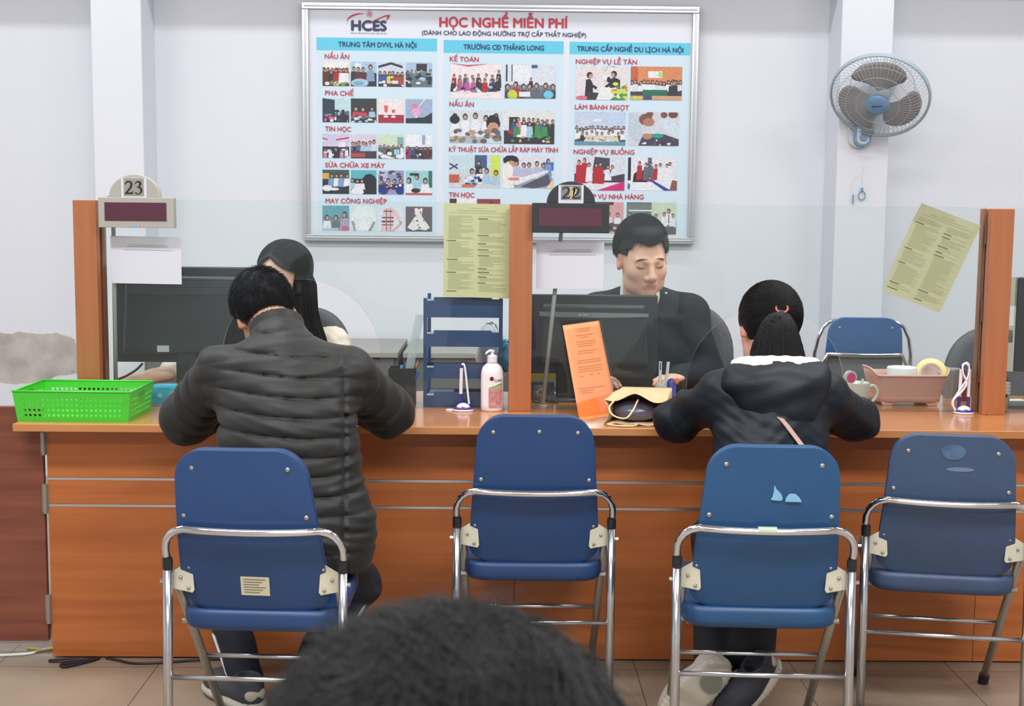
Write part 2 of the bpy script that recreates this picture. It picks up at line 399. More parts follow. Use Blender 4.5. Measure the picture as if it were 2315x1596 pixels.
# ------------------------------------------------------------ folding chairs
def chair_parts(t, blue, lower=None, n_scr=4, zt=.842, lean=0, ZB=.645):
    lower = lower or blue
    Zt, Zb = zt, .425
    def hw(z):                       # half width of the back shell
        k = (z-Zb)/(Zt-Zb); w = .185-.030*k
        c = .07
        if z > Zt-c:
            q = (z-(Zt-c))/c; w -= c*(1-math.sqrt(max(0, 1-q*q)))*.95
        if z < Zb+.06:
            q = ((Zb+.06)-z)/.06; w -= .10*(1-math.sqrt(max(0, 1-q*q)))*.8
        return w
    def yb(x, z):
        k = (z-Zb)/(Zt-Zb); return -.135-.07*k-.018*math.sin(k*PI)+.02*(1-(x/.19)**2)*0-.012*(1-(x/.19)**2)
    zl = [Zb+(Zt-Zb)*(.5-.5*math.cos(PI*i/26)) for i in range(27)]
    vs = []
    nu = 17
    mb = MB()
    def fn(u, v):
        i = v*26; z = zl[int(round(i))]; x = (2*u-1)*hw(z); return (x+lean*(z-Zb), yb(x, z), z)
    mb.grid(fn, nu, 27)
    if lower is not blue:
        mb.m = [1 if (sum(mb.v[i][2] for i in f)/4) < ZB-.01 else 0 for f in mb.f]
    o = obj('backrest', mb, [blue, lower], t, smooth=True, solid=.016); o.modifiers['s'].offset = 0
    o.modifiers.new('b', 'BEVEL').width = .005; o.modifiers['b'].segments = 3
    mb = MB()
    def fn2(u, v):
        i = v*26; z = zl[int(round(i))]+.004*(v); x = (2*u-1)*(hw(zl[int(round(i))])-.001); return (x+lean*(z-Zb), yb(x, z)+.022, z-.004)
    mb.grid(fn2, nu, 27)
    o = obj('back_cushion', mb, blue, t, smooth=True, solid=.018)
    o.modifiers.new('b', 'BEVEL').width = .006; o.modifiers['b'].segments = 3
    # seat
    mb = MB()
    pl = []
    for i in range(56):
        q = 2*PI*i/56; c, s = math.cos(q), math.sin(q)
        x = .195*math.copysign(abs(c)**.28, c); y = .02+.185*math.copysign(abs(s)**.28, s); pl.append((x*(1+.02*(y > 0)), y))
    rings = [(0.001, .444, .0), (.7, .447, 0), (.92, .452, 0), (.985, .450, 0), (1, .438, 0), (1, .418, 0), (.98, .404, 0), (.94, .398, 0), (.6, .398, 0), (.001, .398, 0)]
    vs, fs = [], []
    for sc, z, _ in rings:
        for (x, y) in pl:
            k = max(0, (-(y)-.05)/.12); vs.append((x*sc, .02+(y-.02)*sc, z-.006+.12*min(0, y-.1)*.9+.012*k*sc*sc))
    for i in range(len(rings)-1):
        for j in range(56): fs.append((i*56+j, i*56+(j+1) % 56, (i+1)*56+(j+1) % 56, (i+1)*56+j))
    mb.add(vs, fs); obj('seat', mb, lower if lower is blue else lower, t, smooth=True)
    # chrome hoop round the back
    pts = []
    for i in range(33):
        u = -1+2*i/32; x = .20*u
        pts.append((x, -.222-.012*(1-u*u)+.014*abs(u)**6, ZB-.006*(1-u*u)))
    L = [(-.213, -.188, .560), (-.2155, -.192, .575), (-.2145, -.198, .595), (-.209, -.205, .612), (-.198, -.212, .627), (-.184, -.217, .637)]
    hoop = L+pts[3:-3]+[(-x, y, z) for x, y, z in L[::-1]]
    obj('back_hoop', MB().tube(hoop, .0095, 12), M_chrome, t, smooth=True)
    for s in (-1, 1):
        obj('sleeve', MB().tube([(.213*s, -.1870, .535), (.213*s, -.188, .562)], .0125, 12), M_black, t, smooth=False)
        lg = obj('leg', MB().tube([(.213*s, -.1865, .54), (.213*s, -.20, .3), (.213*s, -.215, .02)], .0118, 12), M_steel2, t, smooth=True)
        obj('rubber_foot', MB().tube([(.213*s, -.2145, .03), (.213*s, -.216, 0)], .0155, 12), M_rubber, lg)
        lg = obj('leg', MB().tube([(.197*s, -.165, .50), (.193*s, .02, .26), (.190*s, .205, .02)], .0112, 12), M_steel, t, smooth=True)
        obj('rubber_foot', MB().tube([(.1905*s, .198, .03), (.190*s, .212, 0)], .0155, 12), M_rubber, lg)
        pl = [(.213*s, .515), (.207*s, .525), (.165*s, .550), (.157*s, .546), (.152*s, .48), (.157*s, .473), (.205*s, .483), (.213*s, .49)]
        if s > 0: pl = pl[::-1]
        br = obj('bracket', MB().prism(pl, -.176, -.172), M_cream, t, bevel=.001)
        obj('screw', MB().ball((.185*s, -.177, .512), .0045, 6).ball((.164*s, -.177, .537), .0045, 6).ball((.166*s, -.177, .486), .0045, 6), M_steel, br, smooth=True)
        obj('stop_knob', MB().tube([(.205*s, -.1, .378), (.17*s, -.1, .378)], .007, 10).tube([(.180*s, -.1, .378), (.168*s, -.1, .378)], .013, 14), M_steel, t)
        obj('pivot_bolt', MB().tube([(.221*s, -.187, .505), (.232*s, -.187, .505)], .005, 8), M_chrome, t)
    k = .27
    obj('stretcher', MB().tube([(-.213, -.203, k), (.213, -.203, k)], .0065, 10), M_steel2, t, smooth=True)
    obj('stretcher', MB().tube([(-.192, .03, .245), (.192, .03, .245)], .0062, 10), M_steel2, t, smooth=True)
    sc = [(-.115+lean*.38, zt-.045), (.115+lean*.38, zt-.045), (-.148+lean*.26, .672), (.148+lean*.26, .672)]
    if n_scr == 5: sc.append((.01, zt-.042))
    for x, z in sc:
        obj('rivet', MB().ball((x, yb(x, z)-.0085, z), .0062, 7, sc=(1, .5, 1)), M_steel, t, smooth=True)
    return yb
def folding_chair(x, y, rz, blue, label, **k):
    t = thing('folding_chair', label, 'chair', (x, y, 0), rz, 'blue folding chairs')
    t_yb = chair_parts(t, blue, **k)
    return t, t_yb
D = math.radians
ch1, yb_ = folding_chair(-.568, 3.265, D(-3), M_blue, 'blue folding chair with cream paper label, behind the man in the padded jacket', zt=.835, lean=-.07)
lb = obj('paper_label', MB().box(-.035, .035, 0, .0006, 0, .052), mat('cream paper', (205, 198, 170), .7), ch1)
lb.location = (-.003, yb_(0, .468)-.0095, .468); lb.rotation_euler = (math.atan2(-(yb_(0, .52)-yb_(0, .468)), .052), D(1), 0)
tx = MB()
for i in range(6):
    tx.box(-.028, .026-.008*(i % 3), -.0006, -.0002, .044-.0072*i, .0456-.0072*i)
obj('print', tx, mat('dark print', (90, 80, 72), .8), lb)
ch3, _ = folding_chair(.11, 3.715, D(-.5), M_blue3, 'empty deep blue folding chair with five rivets, between the two visitors', n_scr=5, zt=.85)
ch4, yb_ = folding_chair(.672, 3.31, D(-3), M_blue4, 'brighter blue folding chair with two pale tape scraps, behind the woman with the ponytail', zt=.845, lean=.03)
M_scr = mat('pale blue tape scrap', (120, 170, 200), .6)
def scrap(pl, ch):
    obj('tape_scrap', MB().prism(pl, yb_(0, .74)-.0098, yb_(0, .74)-.0085), M_scr, ch)
scrap([(.005, .716), (.012, .714), (.03, .713), (.034, .719), (.03, .73), (.018, .742), (.013, .752), (.012, .735), (.009, .722)], ch4)
scrap([(.04, .711), (.08, .711), (.074, .722), (.064, .731), (.05, .731), (.042, .722)], ch4)
tp = obj('tape_wrap', MB().tube([(-.025, -.233, .641), (.02, -.233, .641)], .0105, 12), mat('greenish tape', (175, 190, 170), .5), ch4)
ch5, _ = folding_chair(1.252, 3.615, D(-10), M_blue5, 'faded blue folding chair with worn smudges at the right edge of the photo', zt=.822)
M_smu = mat('rubbed patch', (66, 90, 120), .6, noise=((30, 30, 30), .3))
pl = [(.0+.032*math.cos(q)*(1+.08*math.sin(3*q)), .778+.021*math.sin(q)) for q in [2*PI*i/20 for i in range(20)]]
obj('worn_patch', MB().prism(pl, yb_(0, .778)-.0100, yb_(0, .778)-.0080), M_smu, ch5)
pl = [(.02+.036*math.cos(q), .732+.006*math.sin(q)) for q in [2*PI*i/20 for i in range(20)]]
obj('worn_patch', MB().prism(pl, yb_(0, .74)-.0092, yb_(0, .74)-.0082), mat('pale rub mark', (98, 116, 142), .6), ch5)
# ============================================================ notice board on the back wall
BY = 6.70
bTL, bBR = at(690, 8, BY), at(1565, 551, BY)
bx0, bx1, bz0, bz1 = bTL.x-.035, bBR.x+.0, at(690, 544, BY).z, at(1000, 8, BY).z
bx1 = at(1575, 300, BY).x; bx0 = at(684, 300, BY).x
board = thing('notice_board', 'large aluminium framed board of training courses with small pictures, high on the wall', 'notice board', ((bx0+bx1)/2, WY, bz0))
bcx = (bx0+bx1)/2
def BL(px, py): v = at(px, py, BY); return (v.x-bcx, v.z-bz0)
bw = (bx1-bx0)/2; bh = bz1-bz0
YF = -.034
obj('backing', MB().box(-bw+.01, bw-.01, YF, -.004, .01, bh-.01), mat('board face', (222, 226, 236), .35, spec=.5), board)
fr = MB(); t_ = .034
for (a, b, c, d) in ((-bw, bw, 0, t_), (-bw, bw, bh-t_, bh), (-bw, -bw+t_, t_, bh-t_), (bw-t_, bw, t_, bh-t_)):
    fr.box(a, b, YF-.012, 0, c, d)
for (a, b, c, d) in ((-bw+t_*.35, bw-t_*.35, t_*.4, t_*.62), (-bw+t_*.35, bw-t_*.35, bh-t_*.62, bh-t_*.4), (-bw+t_*.4, -bw+t_*.62, t_, bh-t_), (bw-t_*.62, bw-t_*.4, t_, bh-t_)):
    fr.box(a, b, YF-.018, YF-.012, c, d)
obj('frame', fr, M_alu, board, bevel=.003)
M_pale = mat('pale blue print', (205, 226, 238), .4); M_cyan = mat('cyan print', (96, 200, 228), .4)
M_red = mat('red print', (196, 44, 68), .4); M_navy = mat('navy print', (40, 48, 88), .4); M_teal = mat('dark teal print', (10, 74, 110), .4)
colx = ((715, 988), (1003, 1274), (1288, 1561)); coly = ((84, 116), (90, 122), (94, 125))
for (a, b), (c, d) in zip(colx, coly):
    x0, z1 = BL(a, c); x1, z0 = BL(b, d); xb, zb = BL(b, 528)
    obj('print_column', MB().box(x0, x1, YF-.0006, YF, zb, z0), M_pale, board)
    obj('heading_band', MB().box(x0, x1, YF-.0012, YF, z0, z1), M_cyan, board)
FONTC = {}
HORN = {'Ơ': 'O', 'Ờ': 'Ò', 'Ở': 'Ỏ', 'Ợ': 'Ọ', 'Ớ': 'Ó', 'Đ': 'D'}
def str_right(s):
    cu = bpy.data.curves.new('m', 'FONT'); cu.body = s; cu.size = 1; o = bpy.data.objects.new('m', cu); COL.objects.link(o); bpy.context.view_layer.update()
    x = max(c[0] for c in o.evaluated_get(bpy.context.evaluated_depsgraph_get()).bound_box); bpy.data.objects.remove(o); bpy.data.curves.remove(cu); return x
def text(name, s, x0, x1, base, cap, m, parent, y, bold=0, fit=True, rot=None, shear=0, thick=0):
    """flat lettering in the x-z plane at depth y; x0..x1 span, baseline z and cap height"""
    s0 = s; s = ''.join(HORN.get(c, c) for c in s0); extra = []
    for i, c in enumerate(s0):
        if c in HORN:
            xr = str_right(s[:i+1])
            if c == 'Đ':
                wd = str_right('D'); extra.append([(xr-wd-.02, .335), (xr-wd+.30, .335), (xr-wd+.30, .405), (xr-wd-.02, .405)])
            else: extra.append([(xr-.13, .60), (xr-.02, .66), (xr+.05, .76), (xr+.05, .86), (xr-.04, .86), (xr-.04, .78), (xr-.09, .72), (xr-.17, .68)])
    cu = bpy.data.curves.new('txt', 'FONT'); cu.body = s; cu.size = 1; cu.resolution_u = 3; cu.offset = 0
    cu.fill_mode = 'FRONT' if not thick else 'BOTH'; cu.extrude = 0
    o = bpy.data.objects.new('txt', cu); COL.objects.link(o)
    bpy.context.view_layer.update()
    ev = o.evaluated_get(bpy.context.evaluated_depsgraph_get())
    me = bpy.data.meshes.new_from_object(ev); bpy.data.objects.remove(o); bpy.data.curves.remove(cu)
    if extra:
        bm = bmesh.new(); bm.from_mesh(me)
        for pl in extra: bm.faces.new([bm.verts.new((x, z, 0)) for x, z in pl])
        bm.to_mesh(me); bm.free()
    n = len(me.vertices); co = np.zeros(n*3); me.vertices.foreach_get('co', co); co = co.reshape(-1, 3)
    if n == 0: return None
    sc = cap/.727; xs = co[:, 0]; a, b = xs.min(), xs.max()
    fx = (x1-x0)/(b-a) if fit else sc
    out = np.zeros_like(co)
    out[:, 0] = x0+(xs-a)*fx+shear*co[:, 1]*sc; out[:, 2] = base+co[:, 1]*sc; out[:, 1] = y
    me.vertices.foreach_set('co', out.ravel()); me.materials.clear()
    bm = bmesh.new(); bm.from_mesh(me); seen = set(); kk = 0          # separate overlapping strokes by a hair's breadth
    for v0 in bm.verts:
        if v0 in seen: continue
        st = [v0]; seen.add(v0); kk += 1
        while st:
            v = st.pop(); v.co.y -= .00003*(kk % 6)
            for e in v.link_edges:
                w3 = e.other_vert(v)
                if w3 not in seen: seen.add(w3); st.append(w3)
    bm.to_mesh(me); bm.free()
    if bold:
        bm = bmesh.new(); bm.from_mesh(me); g0 = list(bm.verts)+list(bm.edges)+list(bm.faces); bw_ = bold*sc
        for k_, (dx, dz) in enumerate(((bw_, 0), (-bw_, 0), (0, bw_), (0, -bw_))):
            d = bmesh.ops.duplicate(bm, geom=g0)
            bmesh.ops.translate(bm, verts=[e for e in d['geom'] if isinstance(e, bmesh.types.BMVert)], vec=(dx, -.00025*(k_+1), dz))
        bm.to_mesh(me); bm.free()
    me.materials.append(m); me.update(); me.name = name
    return put(name, me, parent)
def btext(s, px0, px1, pyb, pcap, m, bold=.02, y=YF-.0022, dy=0):
    a = BL(px0, pyb); b = BL(px1, pyb); c = BL(px0, pyb-pcap)
    o = text('lettering', s, a[0], b[0], a[1], c[1]-a[1], m, board, y, bold)
    if o is None: return
    dz = BL(px1, pyb+dy)[1]-a[1]
    me = o.data
    for v in me.vertices: v.co.z += dz*(v.co.x-a[0])/max(1e-6, b[0]-a[0])
btext('HỌC NGHỀ MIỄN PHÍ', 994, 1283, 60, 22, M_red, .035, dy=3)
btext('(DÀNH CHO LAO ĐỘNG HƯỞNG TRỢ CẤP THẤT NGHIỆP)', 954, 1325, 78, 10, M_navy, .015, dy=6)
btext('TRUNG TÂM DVVL HÀ NỘI', 765, 941, 105, 11.5, M_teal, .03, dy=3)
btext('TRƯỜNG CĐ THĂNG LONG', 1048, 1230, 111, 11.5, M_teal, .03, dy=3)
btext('TRUNG CẤP NGHỀ DU LỊCH HÀ NỘI', 1305, 1545, 115, 11.5, M_teal, .03, dy=4)
for s, a, b, c in (('NẤU ĂN', 734, 789, 132), ('PHA CHẾ', 735, 799, 215), ('TIN HỌC', 735, 793, 296), ('SỬA CHỮA XE MÁY', 735, 870, 378), ('MAY CÔNG NGHIỆP', 736, 874, 459),
                   ('KẾ TOÁN', 1017, 1082, 138), ('NẤU ĂN', 1016, 1071, 240), ('KỸ THUẬT SỬA CHỮA LẮP RÁP MÁY TÍNH', 1015, 1261, 343), ('TIN HỌC', 1015, 1072, 445),
                   ('NGHIỆP VỤ LỄ TÂN', 1302, 1440, 144), ('LÀM BÁNH NGỌT', 1300, 1422, 247), ('NGHIỆP VỤ BUỒNG', 1297, 1434, 348), ('NGHIỆP VỤ NHÀ HÀNG', 1295, 1455, 449)):
    btext(s, a, b, c, 11, M_red, .02, dy=1.5)
btext('HCES', 795, 873, 68, 23, M_navy, .05, dy=1)
btext('TRUNG TÂM DỊCH VỤ VIỆC LÀM HÀ NỘI', 792, 874, 76, 3, M_navy, .0, dy=1)
def bpoly(name, pl, m, y):
    q = [BL(*p) for p in pl]; obj(name, MB().prism(q, y, y+.0004), m, board)
sw = []
sw2 = []
for i in range(19):       # red swoosh round the logo letters
    t = i/18; a = math.radians(205-125*t); w_ = 5*math.sin(PI*min(1, (1-t)*1.15+.05))*.6+.5
    sw.append((817+33*math.cos(a), 48-18*math.sin(a)-w_*.3)); sw2.append((817+33*math.cos(a)+w_*.7, 48-18*math.sin(a)+w_*.7))
bpoly('logo_swoosh', sw+sw2[::-1], M_red, YF-.003)
bpoly('logo_swoosh', [(826, 55), (850, 43), (872, 34), (882, 33), (880, 40), (871, 48), (876, 39), (872, 37), (852, 45)], M_red, YF-.0034)
lg = MB(); ex, ez = BL(835, 31)
for r0, r1 in ((.0165, .0150), (.010, .003)):
    n = 24
    vs = [(ex+r*math.cos(2*PI*i/n), YF-.0032, ez+r*math.sin(2*PI*i/n)) for r in (r0, r1) for i in range(n)]
    lg.add(vs, [(i, (i+1) % n, n+(i+1) % n, n+i) for i in range(n) if r0 > .012 or i % 6 < 4])
obj('logo_emblem', lg, M_red, board)
bpoly('red_tick', [(1018, 142), (1056, 147), (1106, 144), (1058, 150)], M_red, YF-.003)

# small printed pictures: patches of colour standing for people, rooms and plates
M_pic = vcol_mat('printed picture', .45)
def C(r, g, b): return lin((r, g, b))
SK = C(196, 150, 128); DK = C(34, 32, 44); WH = C(228, 232, 238)
def picture(px0, py0, px1, py1, bg, items, seed):
    rr = random.Random(seed)
    a = BL(px0, py1); b = BL(px1, py0); W_, H_ = b[0]-a[0], b[1]-a[1]
    mb = MB(); cols = []; lay = [0]
    def poly(pl, c, d=None):
        lay[0] += 1; y = YF-.0016-.00004*lay[0]
        q = [(a[0]+min(1, max(0, u))*W_, y, a[1]+min(1, max(0, v))*H_) for u, v in pl]
        mb.add(q, [tuple(range(len(q)))]); cols.append(c)
    def ell(u, v, ru, rv, c, n=9):
        poly([(u+ru*math.cos(2*PI*i/n), v+rv*math.sin(2*PI*i/n)) for i in range(n)], c)
    def rect(u0, v0, u1, v1, c): poly([(u0, v0), (u1, v0), (u1, v1), (u0, v1)], c)
    asp = W_/H_
    for c, v0, v1 in bg: rect(0, v0, 1, v1, c)
    for it in items:
        k = it[0]
        if k == 'r': rect(*it[1:])
        elif k == 'e': ell(*it[1:])
        elif k == 'p': poly(it[1], it[2])
        elif k == 'crowd':      # crowd, n, head height, size, body colours, bottom
            _, n, v, s, bc, vb = it[:6]; u0, u1 = (it[6], it[7]) if len(it) > 6 else (0, 1)
            for i in range(n):
                u = u0+(u1-u0)*(i+.5)/n+rr.uniform(-.02, .02); vv = v+rr.uniform(-.04, .04); c = rr.choice(bc)
                w2 = s/asp
                poly([(u-w2*.9, vv-s*.9), (u+w2*.9, vv-s*.9), (u+w2*1.2, vb+rr.uniform(-.03, .05)), (u-w2*1.2, vb)], c)
                ell(u, vv, w2*.62, s*.8, DK); ell(u+w2*rr.uniform(-.1, .1), vv-s*.12, w2*.42, s*.52, SK)
        elif k == 'bits':       # loose bits: n, v0, v1, colours, size
            _, n, v0, v1, bc, s = it[:6]; u0, u1 = (it[6], it[7]) if len(it) > 6 else (0, 1)
            for i in range(n):
                ell(rr.uniform(u0, u1), rr.uniform(v0, v1), s*rr.uniform(.5, 1.3)/asp, s*rr.uniform(.4, .9), rr.choice(bc), 7)
    o = obj('printed_picture', mb, M_pic, board, cols=cols, fix=False)
    return o
G = C(96, 104, 116); red = C(178, 36, 50); br = C(96, 48, 44); blu = C(60, 84, 150); lb_ = C(168, 200, 222); gr = C(60, 140, 80)
cream = C(238, 232, 226); wall = C(206, 212, 226); dark = C(48, 50, 60); teal = C(60, 150, 168)
xs4 = ((729, 789), (793, 851), (855, 913), (917, 977))
rows = ((139, 194), (222, 276), (303, 357), (384, 438), (465, 521))
spec = [
 [([(cream, .4, 1), (br, 0, .6)], [('crowd', 7, .66, .11, [br, red, dark], .1), ('crowd', 5, .6, .11, [br, red, dark, WH], .1), ('bits', 12, .02, .16, [C(190, 200, 150), WH, C(130, 150, 90)], .09)]),
  ([(lb_, .5, 1), (dark, 0, .55)], [('r', .15, .7, .4, .95, WH), ('crowd', 3, .68, .12, [dark, br], .2, 0, .6), ('crowd', 1, .78, .15, [C(130, 160, 190)], .2, .55, .95), ('e', .35, .14, .35, .18, lb_), ('e', .3, .12, .2, .1, C(120, 170, 190))]),
  ([(wall, .45, 1), (dark, 0, .5)], [('p', [(.0, .85), (.5, 1), (.95, .85), (.95, .75), (.5, .9), (0, .75)], dark), ('crowd', 6, .55, .11, [dark, blu, C(150, 80, 60)], .1), ('bits', 10, .03, .2, [red, WH, C(200, 70, 70)], .09), ('bits', 6, .05, .4, [C(200, 215, 90)], .09, .3, .55)]),
  ([(C(170, 196, 216), .4, 1), (C(96, 116, 128), 0, .5)], [('r', .4, .65, .8, .95, dark), ('crowd', 6, .64, .09, [dark, C(120, 80, 90)], .4), ('bits', 22, .02, .6, [lb_, dark, C(90, 130, 140), WH], .13)])],
 [([(C(190, 220, 226), .2, 1), (dark, 0, .3)], [('p', [(0, .3), (.46, .36), (.46, .93), (0, 1)], C(48, 62, 84)), ('bits', 12, .12, .5, [dark, G, C(120, 140, 160)], .12, .35, 1), ('bits', 16, .0, .22, [WH, C(170, 180, 90), C(220, 90, 150), dark], .09)]),
  ([(C(52, 60, 66), 0, 1)], [('crowd', 2, .55, .15, [C(70, 52, 50), C(200, 70, 86)], .2, .05, .65), ('crowd', 1, .6, .13, [lb_], .2, .65, 1), ('bits', 26, .0, .26, [C(190, 190, 120), lb_, WH, dark, C(90, 140, 160)], .08)]),
  ([(C(236, 226, 226), .3, 1), (C(168, 44, 66), 0, .34)], [('p', [(.22, .72), (.38, .72), (.36, .42), (.25, .42)], C(226, 92, 96)), ('e', .3, .38, .1, .06, WH), ('r', .28, .3, .32, .4, WH), ('e', .3, .26, .1, .04, WH), ('p', [(.52, .55), (.66, .55), (.64, .42), (.54, .42)], C(210, 80, 96)), ('e', .59, .8, .08, .12, WH), ('r', .57, .3, .61, .42, WH), ('e', .59, .26, .1, .04, WH)]),
  ([(C(160, 176, 206), 0, 1)], [('e', .4, .5, .17, .22, C(226, 168, 206)), ('e', .34, .72, .12, .1, C(220, 130, 150)), ('r', .37, .2, .43, .32, WH), ('p', [(0, 0), (1, 0), (1, .45), (.7, .25), (0, .2)], C(40, 52, 66)), ('p', [(.48, .7), (.52, .7), (.75, 1), (.7, 1)], WH)])],
 [([(C(206, 200, 226), .4, 1), (dark, 0, .48)], [('p', [(0, .85), (.2, .78), (.2, .74), (0, .8)], red), ('p', [(.5, .78), (1, .88), (1, .82), (.5, .73)], red), ('r', .6, .46, .86, .66, WH), ('crowd', 5, .36, .07, [C(200, 130, 160), dark, WH], 0), ('bits', 10, .0, .4, [WH, dark, C(120, 150, 180)], .07)]),
  ([(C(214, 204, 220), .5, 1), (C(70, 62, 76), 0, .5)], [('crowd', 6, .62, .11, [dark, lb_, G], .3, 0, .8), ('crowd', 1, .72, .12, [wall], .3, .85, 1), ('r', .0, .05, .55, .22, C(176, 76, 72))]),
  ([(C(206, 222, 196), .4, 1), (C(110, 130, 130), 0, .5)], [('r', .75, .55, .98, .9, C(130, 170, 170)), ('crowd', 6, .5, .09, [dark, G, WH], .1), ('r', .58, .12, .86, .44, dark), ('r', .61, .16, .83, .4, lb_), ('bits', 14, 0, .25, [WH, cream, G], .12)]),
  ([(C(232, 236, 240), .45, 1), (C(90, 88, 110), 0, .5)], [('r', .62, .6, .74, 1, C(150, 170, 190)), ('crowd', 6, .46, .09, [br, dark, red, blu], .05), ('bits', 8, 0, .3, [dark, WH], .1)])],
 [([(C(70, 86, 84), .5, 1), (dark, 0, .6)], [('r', 0, .62, .25, .86, C(214, 168, 90)), ('crowd', 4, .74, .12, [WH, G, C(120, 160, 200)], .3, .25, 1), ('e', .18, .24, .2, .13, WH), ('e', .45, .2, .18, .06, WH)]),
  ([(C(90, 180, 194), .6, 1), (C(44, 44, 58), 0, .64)], [('e', .72, .5, .3, .36, C(40, 40, 52)), ('crowd', 3, .56, .12, [WH, red, lb_], .2, 0, .5), ('e', .25, .08, .26, .2, WH)]),
  ([(C(150, 154, 190), 0, 1)], [('r', .1, .7, .35, 1, C(190, 192, 214)), ('bits', 18, .4, 1, [C(70, 72, 110), C(190, 194, 214)], .1), ('crowd', 4, .55, .13, [C(52, 50, 100)], .2), ('e', .2, .2, .2, .2, C(44, 54, 130)), ('e', .85, .2, .18, .2, C(44, 54, 130)), ('bits', 8, .2, .5, [SK, WH], .07)]),
  ([(C(150, 206, 212), .3, 1), (WH, 0, .35)], [('r', .86, .3, 1, 1, C(50, 110, 96)), ('r', .15, .8, .5, .9, dark), ('crowd', 1, .74, .16, [lb_], .2, .25, .6), ('crowd', 1, .58, .17, [WH], 0, .0, .22), ('crowd', 1, .6, .17, [WH], 0, .55, .95), ('e', .38, .18, .18, .1, dark), ('r', 0, 0, 1, .08, C(200, 90, 96))])],
 [([(C(86, 160, 176), .5, 1), (C(110, 130, 146), 0, .55)], [('crowd', 3, .5, .15, [G, WH, C(120, 150, 170)], .1), ('crowd', 1, .62, .17, [C(170, 160, 180)], 0, .65, 1), ('e', .85, .08, .15, .12, C(200, 90, 120)), ('r', 0, 0, .6, .1, lb_)]),
  ([(C(214, 226, 232), 0, 1)], [('p', [(.12, .9), (.35, 1), (.62, 1), (.9, .88), (.98, .42), (.86, .38), (.8, .6), (.78, 0), (.22, 0), (.2, .6), (.14, .4), (0, .42)], C(228, 236, 238)), ('p', [(.02, .4), (.12, .4), (.2, 0), (.12, 0)], C(170, 150, 150)), ('p', [(.88, .38), (.96, .36), (.8, 0), (.66, .0)], C(150, 150, 160))]),
  ([(C(222, 224, 236), 0, 1)], [('p', [(.2, .9), (.55, .97), (.75, .75), (.88, .5), (.78, .42), (.62, .65), (.56, 0), (.08, 0), (.18, .4)], C(226, 196, 200)), ('r', .12, .36, .6, .42, DK), ('r', .14, .52, .6, .57, DK), ('r', .13, .24, .58, .28, C(90, 50, 60)), ('r', .3, 0, .34, .9, C(160, 90, 100)), ('r', .46, 0, .49, .9, C(160, 90, 100)), ('r', .2, .78, .55, .82, DK), ('p', [(.8, .45), (.9, .42), (.94, .3), (.6, .0), (.5, .0), (.82, .28)], C(206, 160, 160))]),
  ([(C(92, 76, 92), 0, 1)], [('p', [(.33, .92), (.42, .95), (.5, .88), (.58, .95), (.64, .92), (.6, .62), (.92, .16), (.75, .05), (.5, .1), (.28, .04), (.06, .16), (.36, .62)], C(232, 230, 228)), ('bits', 9, .12, .85, [red, C(50, 110, 80), DK], .05, .3, .7)])],
]
sd = 0
for r_, (y0, y1) in enumerate(rows):
    for c_, (x0, x1) in enumerate(xs4):
        sd += 1; picture(x0, y0+c_*.8, x1, y1+c_*.8, spec[r_][c_][0], spec[r_][c_][1], sd)
xsB = ((1017, 1134), (1141, 1257)); xsC = ((1301, 1419), (1425, 1543))
picture(1017, 146, 1134, 222, [(C(236, 226, 228), 0, 1)], [('crowd', 1, .82, .07, [dark], .4, .93, 1), ('crowd', 8, .66, .07, [blu, red, WH, dark, C(220, 110, 120)], .3), ('crowd', 8, .52, .08, [dark, red, C(190, 90, 150), teal, WH], .2), ('bits', 14, .1, .35, [DK, WH, blu, C(150, 200, 220)], .06)], 31)
picture(1141, 147, 1257, 222, [(C(214, 222, 232), .4, 1), (C(120, 126, 146), 0, .4)], [('r', .14, .52, .52, .98, WH), ('r', .02, .5, .05, 1, DK), ('r', .13, .5, .15, 1, DK), ('r', .52, .9, .64, 1, C(60, 90, 130)), ('crowd', 1, .6, .06, [dark], .3, .48, .58), ('crowd', 7, .38, .12, [dark, G, C(70, 60, 80), red, C(100, 190, 230)], 0), ('e', .15, .1, .1, .16, C(190, 210, 70)), ('e', .86, .12, .1, .12, C(110, 200, 230)), ('r', .28, .05, .5, .2, WH)], 32)
picture(1016, 250, 1134, 323, [(C(206, 218, 222), .4, 1), (C(170, 184, 190), 0, .45)], [('crowd', 5, .8, .13, [WH], .2), ('e', .84, .6, .14, .28, DK), ('e', .84, .45, .12, .2, SK), ('p', [(.6, 0), (1, 0), (1, .4), (.8, .3)], C(200, 220, 234)), ('e', .1, .72, .1, .14, DK), ('bits', 26, .05, .4, [C(110, 90, 84), WH, G, C(150, 130, 100), SK], .1)], 33)
picture(1139, 250, 1254, 325, [(C(222, 224, 224), .5, 1), (C(56, 44, 56), 0, .4)], [('r', .1, .4, .28, .8, dark), ('crowd', 9, .7, .08, [dark, blu, gr, C(230, 150, 160), lb_], .25, .15, 1), ('crowd', 5, .62, .09, [C(224, 140, 150), lb_, gr, WH], .2, .2, .85), ('bits', 12, .06, .24, [WH, C(200, 180, 120), C(60, 150, 90)], .07), ('e', .12, .35, .06, .06, red)], 34)
